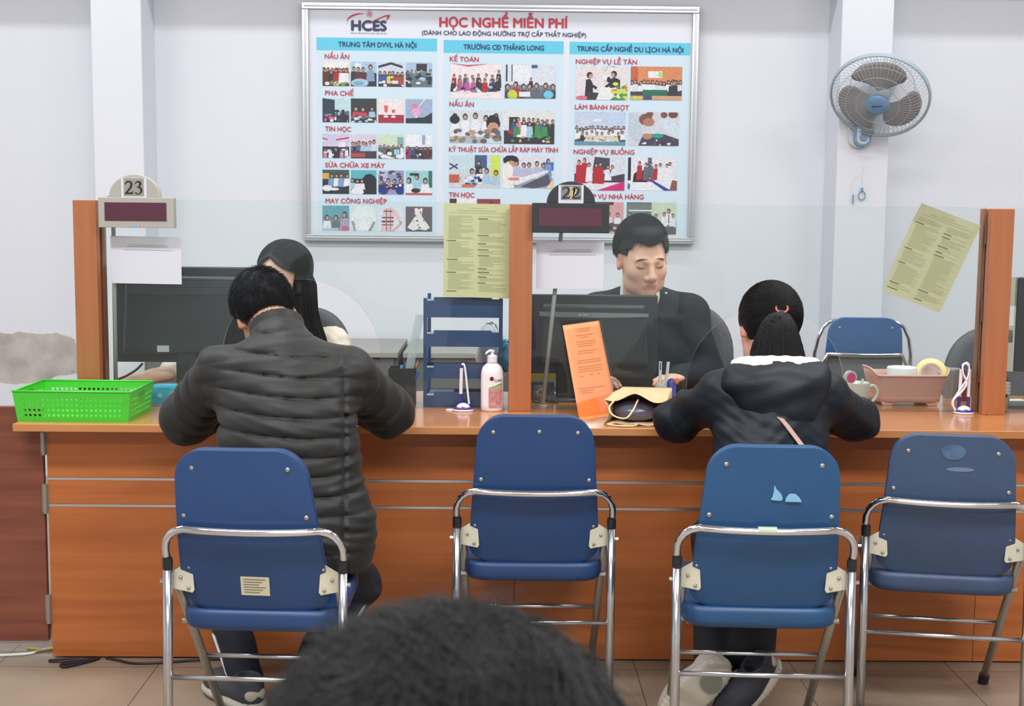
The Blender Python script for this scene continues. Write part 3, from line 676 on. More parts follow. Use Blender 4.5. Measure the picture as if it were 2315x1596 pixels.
picture(1015, 351, 1131, 424, [(C(196, 218, 226), .4, 1), (C(206, 212, 216), 0, .5)], [('p', [(0, .72), (.16, .56), (.18, .6), (.02, .76)], br), ('p', [(0, .58), (.16, .74), (.18, .7), (.02, .54)], blu), ('r', .5, .6, .74, 1, C(70, 90, 130)), ('r', .82, .3, 1, 1, C(206, 224, 90)), ('r', 0, .15, .2, .4, C(190, 90, 70)), ('crowd', 1, .74, .1, [dark], .4, .5, .66), ('crowd', 4, .5, .12, [WH, lb_], .1, .35, 1), ('bits', 12, .1, .35, [DK, blu, WH, C(150, 170, 180)], .08, .15, .7), ('r', .25, .02, .5, .1, C(220, 110, 60))], 35)
picture(1136, 352, 1252, 425, [(C(216, 218, 230), .3, 1), (C(150, 160, 178), 0, .3)], [('r', .8, .55, 1, .8, C(50, 110, 190)), ('e', .16, .85, .16, .16, DK), ('e', .16, .72, .11, .12, SK), ('p', [(0, 0), (.22, 0), (.26, .55), (.1, .8), (0, .7)], C(236, 232, 226)), ('crowd', 5, .72, .11, [C(210, 212, 228), C(180, 184, 210)], .35, .22, .85), ('crowd', 1, .8, .1, [C(120, 150, 190)], .2, .82, .98), ('p', [(.1, .1), (.3, .1), (.9, .5), (.88, .56), (.2, .25)], C(226, 230, 236)), ('p', [(.35, .05), (.9, .45), (.95, .1), (.6, 0)], C(80, 84, 98)), ('p', [(.85, 0), (1, 0), (1, .3)], C(232, 200, 160)), ('e', .22, .28, .12, .05, C(220, 130, 120))], 36)
picture(1016, 450, 1131, 524, [(C(236, 232, 232), 0, 1)], [('r', 0, .6, .14, 1, br), ('r', .54, .3, 1, 1, C(150, 60, 70)), ('crowd', 4, .8, .12, [WH, G], .2, .54, 1)], 37)
picture(1301, 150, 1419, 225, [(C(226, 218, 222), 0, 1)], [('bits', 12, .5, 1, [C(130, 170, 130), C(190, 210, 190), WH], .08, .5, .75), ('e', .27, .73, .06, .1, DK), ('e', .29, .70, .04, .07, SK), ('p', [(.18, .1), (.34, .1), (.33, .5), (.28, .62), (.2, .6)], DK), ('p', [(.28, .5), (.42, .38), (.4, .3), (.28, .42)], DK), ('e', .74, .77, .06, .1, DK), ('e', .72, .74, .04, .07, SK), ('p', [(.66, .35), (.86, .4), (.86, .6), (.74, .68), (.66, .6)], DK), ('p', [(.56, .4), (.68, .55), (.68, .42), (.56, .34)], DK), ('e', .64, .6, .04, .09, DK), ('p', [(.2, .0), (.45, .0), (.5, .2), (.2, .24)], dark), ('p', [(.4, 0), (1, 0), (.9, .3), (.5, .4)], C(232, 234, 228)), ('bits', 26, .0, .5, [gr, C(210, 220, 80), C(80, 150, 70), C(220, 110, 60)], .08, .72, 1), ('e', .12, .06, .12, .06, C(220, 110, 130))], 38)
picture(1425, 151, 1543, 225, [(C(214, 138, 92), .45, 1), (C(70, 62, 70), 0, .5)], [('r', .0, .5, .14, 1, C(196, 96, 64)), ('r', .34, .66, .62, .86, WH), ('r', .54, .68, .62, .84, C(180, 214, 120)), ('crowd', 13, .52, .085, [WH, WH, C(214, 222, 226)], .25), ('r', .24, .12, .72, .3, C(26, 110, 84)), ('crowd', 2, .5, .09, [dark], .1, .78, .9), ('r', 0, 0, 1, .12, C(206, 160, 120)), ('r', .25, 0, .42, .14, C(70, 80, 110)), ('e', .12, .05, .12, .06, C(196, 210, 90))], 39)
picture(1299, 253, 1415, 327, [(C(190, 208, 232), .5, 1), (C(66, 78, 106), 0, .5)], [('r', .1, .55, .28, .85, wall), ('r', .36, .7, .52, .78, WH), ('crowd', 12, .5, .07, [WH], .2), ('crowd', 10, .38, .07, [WH, dark], .15), ('p', [(.18, .1), (.88, .1), (.84, .28), (.24, .28)], C(206, 206, 190)), ('r', 0, 0, 1, .1, C(100, 150, 170)), ('bits', 20, .1, .28, [WH, C(160, 140, 90)], .04, .2, .85)], 40)
picture(1420, 254, 1536, 329, [(C(206, 210, 220), 0, 1)], [('p', [(0, 1), (.22, .9), (.3, .3), (.2, .05), (0, .3)], C(190, 204, 218)), ('e', .34, .78, .14, .18, C(120, 84, 74)), ('e', .4, .7, .12, .13, C(176, 120, 100)), ('e', .42, .94, .07, .1, C(120, 80, 70)), ('e', .7, .92, .07, .1, C(120, 80, 70)), ('e', .88, .94, .1, .12, C(110, 70, 62)), ('p', [(.6, .8), (.85, .8), (1, .5), (1, .2), (.75, .4)], C(206, 220, 230)), ('p', [(.2, 0), (1, 0), (1, .2), (.7, .35), (.3, .35)], C(70, 66, 82)), ('e', .58, .3, .12, .07, C(26, 156, 146)), ('e', .38, .28, .1, .09, C(190, 130, 110)), ('bits', 10, .02, .2, [WH, DK, G], .05, .3, .9)], 41)
picture(1298, 355, 1413, 430, [(C(214, 216, 228), .5, 1), (C(70, 62, 80), .2, .5), (C(226, 222, 232), 0, .24)], [('p', [(.4, 1), (.7, .96), (.7, .6), (.36, .6)], C(70, 70, 88)), ('crowd', 2, .88, .09, [red], .2, .02, .28), ('crowd', 1, .78, .09, [WH], .25, .26, .36), ('crowd', 2, .76, .09, [red], .2, .36, .6), ('crowd', 1, .72, .09, [WH], .3, .6, .7), ('crowd', 1, .72, .08, [red], .4, .7, .82), ('p', [(.68, .4), (.98, .5), (.95, .66), (.75, .64)], C(208, 222, 236)), ('p', [(.45, 0), (1, 0), (1, .28)], C(206, 40, 120))], 42)
picture(1419, 357, 1532, 430, [(C(224, 226, 234), .3, 1), (WH, 0, .34)], [('r', .0, .3, .06, 1, DK), ('r', .4, .5, .48, 1, G), ('p', [(.1, .25), (.12, .5), (.22, .62), (.36, .6), (.4, .25)], DK), ('crowd', 3, .82, .08, [red, WH, G], .3, .2, .52), ('crowd', 4, .78, .08, [red, WH, br, WH], .3, .52, .92), ('crowd', 1, .42, .08, [red], .28, .38, .5), ('p', [(.42, .33), (.5, .32), (.88, 0), (.74, 0)], C(40, 70, 160)), ('p', [(.85, 0), (1, 0), (1, .3), (.9, .32)], C(140, 86, 80)), ('e', .02, .12, .03, .1, C(60, 110, 180))], 43)
picture(1297, 457, 1410, 526, [(C(214, 160, 160), .3, 1), (C(84, 66, 72), 0, .35)], [('r', 0, .9, .8, 1, br), ('e', .6, .8, .1, .12, C(236, 90, 170)), ('crowd', 5, .62, .1, [WH, C(214, 216, 222)], .3), ('bits', 6, .0, .25, [C(210, 170, 160), DK], .07)], 44)
picture(1416, 458, 1530, 529, [(C(200, 212, 190), .3, 1), (C(90, 92, 88), 0, .4)], [('r', 0, .3, .5, 1, C(104, 118, 116)), ('r', .04, .72, .5, .76, WH), ('crowd', 6, .6, .09, [WH, C(220, 226, 232)], .25), ('crowd', 1, .74, .1, [C(226, 232, 236)], .3, .76, .94), ('r', .35, .3, .37, .6, br), ('r', .84, .35, .86, .62, C(150, 40, 50)), ('r', .1, 0, .95, .25, C(80, 84, 88))], 45)

# ============================================================ wall fan
M_fan = mat('pale blue grey plastic', (172, 186, 194), .4); M_fanb = mat('sky blue plastic', (118, 156, 188), .4)
M_blade = mat('grey fan blade', (158, 155, 154), .45); M_wire = mat('grey wire', (172, 178, 180), .4, .3); M_fanw = mat('off white plastic', (208, 212, 212), .45)
fb = at(1945, 300, 6.5)
fan = thing('wall_fan', 'grey three-bladed wall fan with a blue hub on the right pillar', 'fan', (fb.x, 6.5, fb.z))
hc = at(1978, 240, 6.26)-fan.location                        # hub centre, local
fc = at(1989, 217, 6.30)-fan.location
def to_basis(n, up=Vector((0, 0, 1))):
    n = n.normalized(); x = up.cross(n).normalized(); y = n.cross(x); return Matrix((x, y, n)).transposed()
nrm = Vector((-.33, -.70, -.65))                                   # the way the fan blows: to the front, down, a little left
FB = to_basis(nrm); FM = Matrix.Translation(fc) @ FB.to_4x4()
R_ = .230
head = MB()
wr = MB()
NS = 64
for i in range(NS):
    q = 2*PI*i/NS; c, s = math.cos(q), math.sin(q)
    q2 = q+.10; c2_, s2_ = math.cos(q2), math.sin(q2)
    wr.tube([(.052*c, .052*s, .072), (.10*c, .10*s, .075), (.16*math.cos(q+.04), .16*math.sin(q+.04), .068), (.205*math.cos(q+.07), .205*math.sin(q+.07), .046), (R_*c2_, R_*s2_, .006)], .0011, 4, M=FM, caps=False)
o = obj('front_guard', wr, M_wire, fan, smooth=True)
wr = MB()
for i in range(NS):
    q = 2*PI*i/NS; c, s = math.cos(q), math.sin(q)
    wr.tube([(.055*c, .055*s, -.10), (.12*c, .12*s, -.095), (.19*math.cos(q-.05), .19*math.sin(q-.05), -.06), (R_*math.cos(q-.1), R_*math.sin(q-.1), -.006)], .0011, 4, M=FM, caps=False)
obj('rear_guard', wr, M_wire, fan, smooth=True)
rim = MB()
def circ(r, z, n=64): return [(r*math.cos(2*PI*i/n), r*math.sin(2*PI*i/n), z) for i in range(n+1)]
for r, z, k in ((R_, 0, .0065), (R_, .009, .005), (R_+.002, -.008, .005), (.10, .0755, .0014), (.15, .070, .0014), (.055, -.1, .003), (.15, -.082, .0014), (.195, .053, .0012)):
    rim.tube(circ(r, z), k, 6, M=FM, caps=False)
obj('guard_ring', rim, M_fan, fan, smooth=True)
hb = MB().lathe([(0, .086), (.03, .085), (.05, .080), (.0545, .074), (.055, .066)], n=40, M=FM)
hb = obj('hub_badge', hb, M_fanb, fan, smooth=True)
bl = MB()
for kk in range(3):
    q0 = math.radians(78+120*kk)
    def fnb(u, v):
        r = .035+.165*v; wd = 1.75*(.34+.95*v**.8-.42*v**5); ang = q0+(u-.5)*wd+.35*(v-.5)
        edge = 1-.10*(abs(2*u-1)**3)*v
        return (r*edge*math.cos(ang), r*edge*math.sin(ang), .012+.030*(u-.5)*(1-v*.3))
    bl.grid(fnb, 11, 9, M=FM)
obj('blade', bl, M_blade, fan, smooth=True, solid=.002)
mt = MB().lathe([(.045, .03), (.05, -.02), (.058, -.05), (.062, -.10), (.056, -.16), (.03, -.178), (0, -.18)], n=28, M=FM)
obj('motor_housing', mt, M_fan, fan, smooth=True)
mc = FM @ Vector((0, 0, -.11))
nk = MB().tube([mc, mc+Vector((-.01, .01, -.07)), Vector((.02, -.06, .06)), Vector((.018, -.035, -.005))], [.026, .03, .034, .036], 16)
obj('arm', nk, M_fan, fan, smooth=True)
def rr_(w2, z0, z1, rb, rt=.02, n=8):
    pl = []
    for cx_, cz_, a0, r in ((w2-rb, z0+rb, -90, rb), (w2-rt, z1-rt, 0, rt), (-w2+rt, z1-rt, 90, rt), (-w2+rb, z0+rb, 180, rb)):
        for i in range(n+1):
            q = math.radians(a0+90*i/n); pl.append((cx_+r*math.cos(q), cz_+r*math.sin(q)))
    return pl
obj('wall_bracket', MB().prism(rr_(.052, -.075, .12, .045), -.03, 0, M=Matrix.Translation((-.01, 0, 0))), M_fanw, fan, bevel=.004)
cs = obj('control_box', MB().prism(rr_(.042, -.07, .06, .034), -.052, -.03), M_fanb, fan, bevel=.004)
obj('control_face', MB().prism(rr_(.031, -.058, .058, .026), -.0545, -.052), M_fanw, cs, bevel=.001)
obj('knob', MB().tube([(0, -.0545, -.026), (0, -.066, -.026)], .017, 20), M_fanb, cs)
tm = text('brand_lettering', 'SENKO', -.024, .024, -.006, .009, mat('dark blue print', (30, 60, 110), .5), hb, 0, .02)
for v in tm.data.vertices: v.co = FM @ Vector((v.co.x, v.co.z+.003, .0868))
def cordpull(name, pts, hl, label, loop):
    P = [at(x, y, 6.488) for x, y in pts]; t = thing(name, label, 'pull cord', P[0], 0, 'fan pull cords')
    P = [p-t.location for p in P]
    obj('cord', MB().tube(P, .0011, 6), M_fanw, t)
    e = P[-1]
    if loop:
        obj('pull_ring', MB().tube([(e.x, e.y, e.z+.004)]+[(e.x+.0165*math.sin(a)*(1 if abs(math.sin(a)) > 0 else 1), e.y, e.z-.026+.021*math.cos(a)) for a in [2*PI*i/20 for i in range(21)]], .0028, 8), M_fanb, t, smooth=True)
        obj('grip', MB().tube([(e.x, e.y, e.z+.012), (e.x, e.y, e.z-.006)], .006, 8), M_fanb, t)
    else:
        obj('grip', MB().tube([(e.x, e.y, e.z), (e.x, e.y, e.z-.045)], .004, 8), M_fanb, t)
cordpull('pull_cord', [(1955, 369), (1951, 385), (1949, 400), (1949, 430)], 0, 'fan pull cord ending in a blue ring, below the wall fan', True)
cordpull('pull_cord', [(1940, 398), (1932, 402), (1924, 418), (1929, 440)], 0, 'fan pull cord ending in a straight blue grip, left of the ring', False)

# ============================================================ number displays on the screen
M_g23 = mat('grey display case', (172, 170, 162), .5); M_b22 = mat('black display case', (38, 42, 46), .45)
M_paperw = mat('white paper', (212, 214, 226), .7)
def led_mat():
    m = bpy.data.materials.new('dark red led panel'); m.use_nodes = True; nt = m.node_tree; b = nt.nodes['Principled BSDF']
    tc = nt.nodes.new('ShaderNodeTexCoord'); br_ = nt.nodes.new('ShaderNodeTexBrick'); br_.offset = 0
    mp = nt.nodes.new('ShaderNodeMapping'); mp.inputs['Rotation'].default_value = (PI/2, 0, 0)
    br_.inputs['Scale'].default_value = 1; br_.inputs['Brick Width'].default_value = .0052; br_.inputs['Row Height'].default_value = .0052; br_.inputs['Mortar Size'].default_value = .0011
    br_.inputs['Color1'].default_value = lin((74, 28, 46)); br_.inputs['Color2'].default_value = lin((70, 26, 44)); br_.inputs['Mortar'].default_value = lin((92, 46, 64))
    nt.links.new(tc.outputs['Object'], mp.inputs[0]); nt.links.new(mp.outputs[0], br_.inputs[0]); nt.links.new(br_.outputs[0], b.inputs['Base Color'])
    b.inputs['Roughness'].default_value = .35; return m
M_led = led_mat()
def digit2(x, z, w_, h_):
    pts = []
    out = [(.06, .70), (.10, .86), (.26, .98), (.48, 1.0), (.72, .97), (.88, .84), (.90, .70), (.82, .52), (.62, .33), (.34, .13), (.72, .13), (.86, .16), (.93, .26), (.98, .25), (.90, 0), (.0, 0), (.0, .04), (.36, .34), (.58, .54), (.66, .70), (.62, .84), (.50, .90), (.34, .88), (.18, .78), (.11, .69)]
    return [(x+a*w_, z+b*h_) for a, b in out]
def digit3(x, z, w_, h_):
    out = [(.08, .76), (.16, .90), (.32, .99), (.52, 1.0), (.72, .95), (.83, .82), (.80, .68), (.64, .57), (.84, .48), (.93, .32), (.88, .15), (.70, .03), (.40, -.02), (.14, .02), (.05, .09), (.10, .15), (.24, .11), (.44, .05), (.60, .09), (.69, .24), (.64, .40), (.48, .48), (.30, .50), (.30, .54), (.48, .60), (.57, .72), (.55, .84), (.42, .90), (.26, .86), (.14, .75)]
    return [(x+a*w_, z+b*h_) for a, b in out]
def display(px0, py0, px1, py1, cx_, top, case, label, num, Y, pole):
    a = at(px0, py1, Y); b = at(px1, py0, Y); c = at(cx_, py0, Y)
    t = thing('counter_display', label, 'display', ((a.x+b.x)/2, Y, a.z), 0, 'window number displays')
    w2 = (b.x-a.x)/2; h = b.z-a.z; r = (at(cx_, top, Y).z-b.z); rx = r*1.12; ox = c.x-(a.x+b.x)/2
    obj('case', MB().box(-w2, w2, 0, .035, 0, h), case, t, bevel=.002)
    dome = [(ox+rx*math.cos(PI*i/30), h+r*math.sin(PI*i/30)) for i in range(31)]
    obj('dome', MB().prism(dome, .004, .03), case, t, bevel=.002)
    m_ = h*.2
    obj('led_panel', MB().box(-w2+w2*.17, w2-w2*.19, -.0015, .004, m_*1.1, h-m_*.85), M_led, t)
    lw = .040; pl = obj('number_card', MB().box(ox-lw, ox+lw-.001, .001, .004, h-.004, h+r*.83), M_paperw, t)
    z0 = h+.006; hh = r*.66
    if num == '23':
        obj('card_patch', MB().box(ox-lw*.80, ox+lw*.78, .0004, .001, z0-.002, z0+hh+.006), mat('grey card patch', (150, 148, 136), .7), pl)
        obj('numeral', MB().prism(digit2(ox-.029, z0+.004, .028, hh-.006), -.0002, .0004), M_black, pl)
        obj('numeral', MB().prism(digit3(ox+.001, z0+.004, .028, hh-.006), -.0002, .0004), M_black, pl)
        sx = w2*-.1
        obj('maker_sticker', MB().box(sx, sx+.018, -.0004, .0, .002, .0085), mat('light blue sticker', (120, 180, 214), .5), t)
        obj('maker_sticker', MB().box(sx+.021, sx+.030, -.0004, .0, .002, .0085, 0).box(sx+.023, sx+.027, -.0007, -.0004, .003, .0075, 1), [mat('yellow sticker', (214, 200, 130), .5), M_red], t)
    else:
        obj('card_patch', MB().box(ox-lw*.80, ox+lw*.80, .0004, .001, z0+.004, z0+hh+.004), mat('mottled dark card', (128, 130, 128), .7, noise=((160, 160, 160), .4)), pl)
        obj('card_patch', MB().prism([(ox-.014, z0+.006), (ox+.004, z0+.006), (ox+.014, z0+hh-.006), (ox+.004, z0+hh), (ox-.006, z0+hh-.002), (ox-.004, z0+hh*.5)], .0002, .0006), mat('yellowed card', (190, 180, 130), .7), pl)
        obj('card_patch', MB().prism([(ox+.004, z0+.006), (ox+.016, z0+.012), (ox+.016, z0+hh-.008), (ox+.008, z0+hh-.004)], .0002, .0005), mat('yellowed card', (190, 180, 130), .7), pl)
        obj('numeral', MB().prism(digit2(ox-.030, z0+.008, .029, hh-.008), -.0004, .0002), M_black, pl)
        obj('numeral', MB().prism(digit2(ox+.001, z0+.008, .029, hh-.008), -.0004, .0002), M_black, pl)
    p0 = Vector(pole[0])-t.location; p1 = Vector(pole[1])-t.location
    hk = h+.012; pa = Vector((p0.x, GY+.016-DY, 0))
    obj('hook', MB().box(p0.x-.006, p0.x+.006, .03, GY+.02-DY, 1.432-t.location.z, 1.438-t.location.z), mat('greenish grey tube', (196, 204, 196), .4), t)
    obj('pole', MB().tube([(p0.x, pa.y, 1.436-t.location.z), (p0.x, pa.y, .0), p1], .0070, 10), mat('greenish grey tube', (196, 204, 196), .4), t, smooth=True)
    obj('pole_foot', MB().lathe([(0, .004), (.014, .003), (.016, 0)], c=tuple(p1), n=16), mat('greenish grey tube', (196, 204, 196), .4), t)
    return t
DY = 4.125
display(223, 447, 392, 514, 303, 394, M_g23, 'grey display with a dome and card reading 23, beside the left post', '23', DY, (at(249, 514, 4.2), at(262, 883, 4.262)))
display(1203, 460, 1378, 526, 1291, 410, M_b22, 'black display with a dome and card reading 22, above the suited clerk', '22', DY, (at(1270, 527, 4.2), at(1227, 917, 4.285)))

# ============================================================ papers taped to the glass
def sheet(name, quad, Y, m, label, curl=None, group=None):
    V = [at(x, y, Y) for x, y in quad]           # TL TR BR BL
    c = sum(V, Vector())/4
    def fn(u, v):
        a = V[3].lerp(V[2], u); b = V[0].lerp(V[1], u); p = a.lerp(b, v)
        y = Y
        if curl: y += curl(u, v)
        return (p.x-c.x, y-c.y, p.z-c.z)
    o = obj(name, MB().grid(fn, 25, 25), m, smooth=False, solid=.0003)
    o.location = c; tag(o, label, 'paper', group)
    def P(u, v, d=.0009):
        a = V[3].lerp(V[2], u); b = V[0].lerp(V[1], u); p = a.lerp(b, v); y = Y+(curl(u, v) if curl else 0)
        return (p.x-c.x, y-c.y-d, p.z-c.z)
    return o, P
def lines(P, segs, mb=None, h=.0022):
    mb = mb or MB()
    for (u0, u1, v, hh) in segs:
        n = max(1, int((u1-u0)/.14))
        for i in range(n):
            a = u0+(u1-u0)*i/n; b = u0+(u1-u0)*(i+1)/n
            mb.add([P(a, v-hh), P(b, v-hh), P(b, v+hh), P(a, v+hh)], [(0, 1, 2, 3)])
    return mb
M_pr = mat('faint grey print', (140, 142, 150), .8); M_yg = mat('pale green paper', (188, 196, 152), .75); M_yg2 = mat('sage green paper', (178, 182, 148), .75)
M_py = mat('faint olive print', (160, 168, 122), .8); M_py2 = mat('dark olive print', (96, 98, 62), .8)
for quad, lab in ((((249, 533), (409, 537), (411, 643), (254, 640)), 'white notice sheet with three faint lines of print, below the number 23 display'),
                  (((1213, 546), (1366, 546), (1363, 653), (1212, 652)), 'white notice sheet with three faint lines of print, below the number 22 display')):
    o, P = sheet('notice_sheet', quad, GY-.004, M_paperw, lab, group='white notices on the glass')
    obj('print', lines(P, [(.26, .80, .82, .0045), (.23, .82, .785, .0045), (.18, .88, .715, .0045)]), M_pr, o)
def notice_lines(P, o, seed):
    r = random.Random(seed); a = []; d = []
    a += [(.38, .62, .95, .002), (.2, .8, .925, .003), (.08, .95, .90, .002)]
    for x0, x1 in ((.07, .46), (.54, .95)):
        v = .865
        while v > .06:
            a.append((x0, x1-r.choice((0, .03, .08, .2)), v, .0022)); v -= .0125
            if r.random() < .12: v -= .012; d.append((x0-.02, x0+r.uniform(.08, .16), v, .0045)); v -= .014
    mb = lines(P, a); k = len(mb.f); lines(P, d, mb); mb.m = [0]*k+[1]*(len(mb.f)-k); obj('print', mb, [M_py, M_py2], o)
o, P = sheet('notice_sheet', ((1004, 459), (1152, 462), (1151, 675), (1002, 670)), GY-.005, M_yg, 'pale green notice of small print hanging straight, left of the middle post')
notice_lines(P, o, 3)
o, P = sheet('notice_sheet', ((2080, 459), (2217, 510), (2124, 707), (1993, 656)), GY-.004, M_yg2, 'tilted sage green notice taped near the right post, one corner curled', curl=lambda u, v: -.02*max(0, v-.8)*max(0, .6-u)*6-.002)
notice_lines(P, o, 5)
# ============================================================ things on the worktop, waiting side
def on(px, py, z=CZ): return az(px, py, z)
# green plastic basket with round holes
M_green = mat('bright green plastic', (72, 196, 56), .38, spec=.5)
bA, bB, bC = on(36, 953), on(292, 954), on(341, 924)
gb = thing('storage_basket', 'bright green plastic basket with rows of round holes, left end of the worktop', 'basket', ((bA.x+bB.x)/2, bB.y, CZ), D(-1))
W0, D0, Hh = (bB.x-bA.x)/2-.002, .236, .092
fl_ = .010
def wall_holes(p0, p1, q0, q1, nx, nz, hole=.0043, skip=None):
    """wall between bottom edge p0-p1 and top edge q0-q1 with round holes; cells of an octagon hole each"""
    mb = MB()
    P0, P1, Q0, Q1 = map(Vector, (p0, p1, q0, q1))
    def S(u, v): return P0.lerp(P1, u).lerp(Q0.lerp(Q1, u), v)
    L = (P1-P0).length; Hz = (Q0-P0).length
    def quad(u0, u1, v0, v1): mb.add([S(u0, v0), S(u1, v0), S(u1, v1), S(u0, v1)], [(0, 1, 2, 3)])
    mu, v_a, v_b = .06, .12, .80
    quad(0, 1, 0, v_a); quad(0, 1, v_b, 1); quad(0, mu, v_a, v_b); quad(1-mu, 1, v_a, v_b)
    du, dv = (1-2*mu)/nx, (v_b-v_a)/nz
    for i in range(nx):
        for j in range(nz):
            u0, v0 = mu+i*du, v_a+j*dv; cu, cv = u0+du/2, v0+dv/2
            if skip and skip(cu, cv): quad(u0, u0+du, v0, v0+dv); continue
            n = 12; inner = [S(cu+hole/L*math.cos(2*PI*k/n), cv+hole/Hz*math.sin(2*PI*k/n)) for k in range(n)]
            cor = [S(u0+du, v0+dv), S(u0, v0+dv), S(u0, v0), S(u0+du, v0)]
            vs = inner+cor; fs = []
            for c in range(4):
                a = c*3
                for k in range(3): fs.append((a+k, n+c, (a+k+1) % n))
                fs.append(((a+3) % n, n+c, n+(c+1) % 4))
            mb.add(vs, fs)
    return mb
c0 = [(-W0, 0, 0), (W0, 0, 0), (W0, D0, 0), (-W0, D0, 0)]
c1_ = [(-W0-fl_, -fl_, Hh), (W0+fl_, -fl_, Hh), (W0+fl_, D0+fl_, Hh), (-W0-fl_, D0+fl_, Hh)]
def hsk(cu, cv): return False
bw_ = MB()
for i, (nx, hk) in enumerate(((21, None), (15, lambda u, v: .36 < u < .64 and v > .45), (21, None), (15, lambda u, v: .36 < u < .64 and v > .45))):
    m_ = wall_holes(c0[i], c0[(i+1) % 4], c1_[i], c1_[(i+1) % 4], nx, 4, skip=hk)
    n = len(bw_.v); bw_.v += m_.v; bw_.f += [tuple(k+n for k in f) for f in m_.f]; bw_.m += m_.m
bw_.add(c0, [(0, 1, 2, 3)])
obj('basket_body', bw_, M_green, gb, solid=.0014, fix=True, weld=.0002)
rm = MB()
for i in range(4):
    a, b = Vector(c1_[i]), Vector(c1_[(i+1) % 4]); rm.tube([a, b], .0032, 8)
obj('rim', rm, M_green, gb, smooth=True)
M_dgr = mat('shaded slot green', (58, 160, 50), .5)
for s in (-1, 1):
    obj('handle_slot_shade', MB().prism([(-.03, 0), (.03, 0), (.036, .006), (.03, .014), (-.03, .014), (-.036, .006)], -.0012, .0012, M=Matrix.Translation((s*(W0+fl_*.78), D0/2, Hh-.026)) @ Matrix.Rotation(PI/2, 4, 'Z')), M_dgr, gb)  # darker green plate paints the shade inside the handle slot

# hand wash bottle
bt = on(1112, 929)
t = thing('hand_wash_bottle', 'white pump bottle of hand cream or soap reading CARE, left of the middle post', 'bottle', (bt.x, bt.y+.01, CZ), D(6))
M_wp = mat('white glossy plastic', (228, 228, 232), .25, coat=.3)
obj('bottle_body', MB().lathe([(0, 0), (.033, 0), (.036, .003), (.0365, .02), (.0365, .115), (.035, .130), (.030, .143), (.021, .152), (.0155, .155), (.0155, .158)], n=40, sy=.8), M_wp, t, smooth=True)
obj('pump_collar', MB().lathe([(.0165, .157), (.0165, .178), (.012, .181), (.006, .182), (.006, .190), (.0085, .191), (.0085, .196), (0, .197)], n=24), M_wp, t, smooth=False, bevel=.001)
obj('pump_spout', MB().tube([(.004, 0, .194), (-.008, -.003, .1955), (-.018, -.007, .190), (-.023, -.009, .184)], [.0062, .006, .0048, .0036], 10, flat=.7), M_wp, t, smooth=True)
def wrap(poly, r, z0, m, name, parent, lift=.0005, n=8):
    vs = [(r*math.sin(x/r), -(r*.8+lift)*math.cos(x/r), z0+z) for x, z in poly]
    obj(name, MB().add(vs, [tuple(range(len(vs)))]), m, parent)
def wrapband(x0, x1, zf0, zf1, m, name, parent, r=.0367, lift=.0004, n=14):
    mb = MB()
    def fn(u, v):
        x = x0+(x1-x0)*u; z = zf0(u)+(zf1(u)-zf0(u))*v; return (r*math.sin(x/r), -(r*.8+lift)*math.cos(x/r), z)
    obj(name, mb.grid(fn, n, 2), m, parent, smooth=True)
wrapband(-.014, .036, lambda u: .012, lambda u: .072+.012*u, mat('pinkish hands print', (190, 140, 138), .4, noise=((60, 60, 60), .35)), 'label_picture', t)
wrapband(-.014, .036, lambda u: .073+.012*u, lambda u: .078+.016*u, mat('leaf green print', (130, 180, 90), .4), 'label_stripe', t, lift=.0006)
bd = MB()
for k in range(20):
    a, b = 2*PI*k/20, 2*PI*(k+1)/20
obj('label_badge', MB().lathe([(0, 0), (.0068, 0)], n=20, M=Matrix.Translation((-.004, -.0302, .107)) @ Matrix.Rotation(PI/2, 4, 'X')), mat('brown badge', (140, 60, 40), .4), t)
tm = text('lettering', 'CARE', .004, .034, .097, .0082, mat('grey brown print', (70, 60, 60), .5), t, -.0303, .015)
for v in tm.data.vertices: v.co.y = -(.0367*.8+.0007)*math.cos(v.co.x/.0367); v.co.x = .0367*math.sin(v.co.x/.0367)
tm = text('lettering', 'hand wash', .014, .032, .087, .003, mat('grey brown print', (70, 60, 60), .5), t, -.0303, .0)
for v in tm.data.vertices: v.co.y = -(.0367*.8+.0009)*math.cos(v.co.x/.0367); v.co.x = .0367*math.sin(v.co.x/.0367)

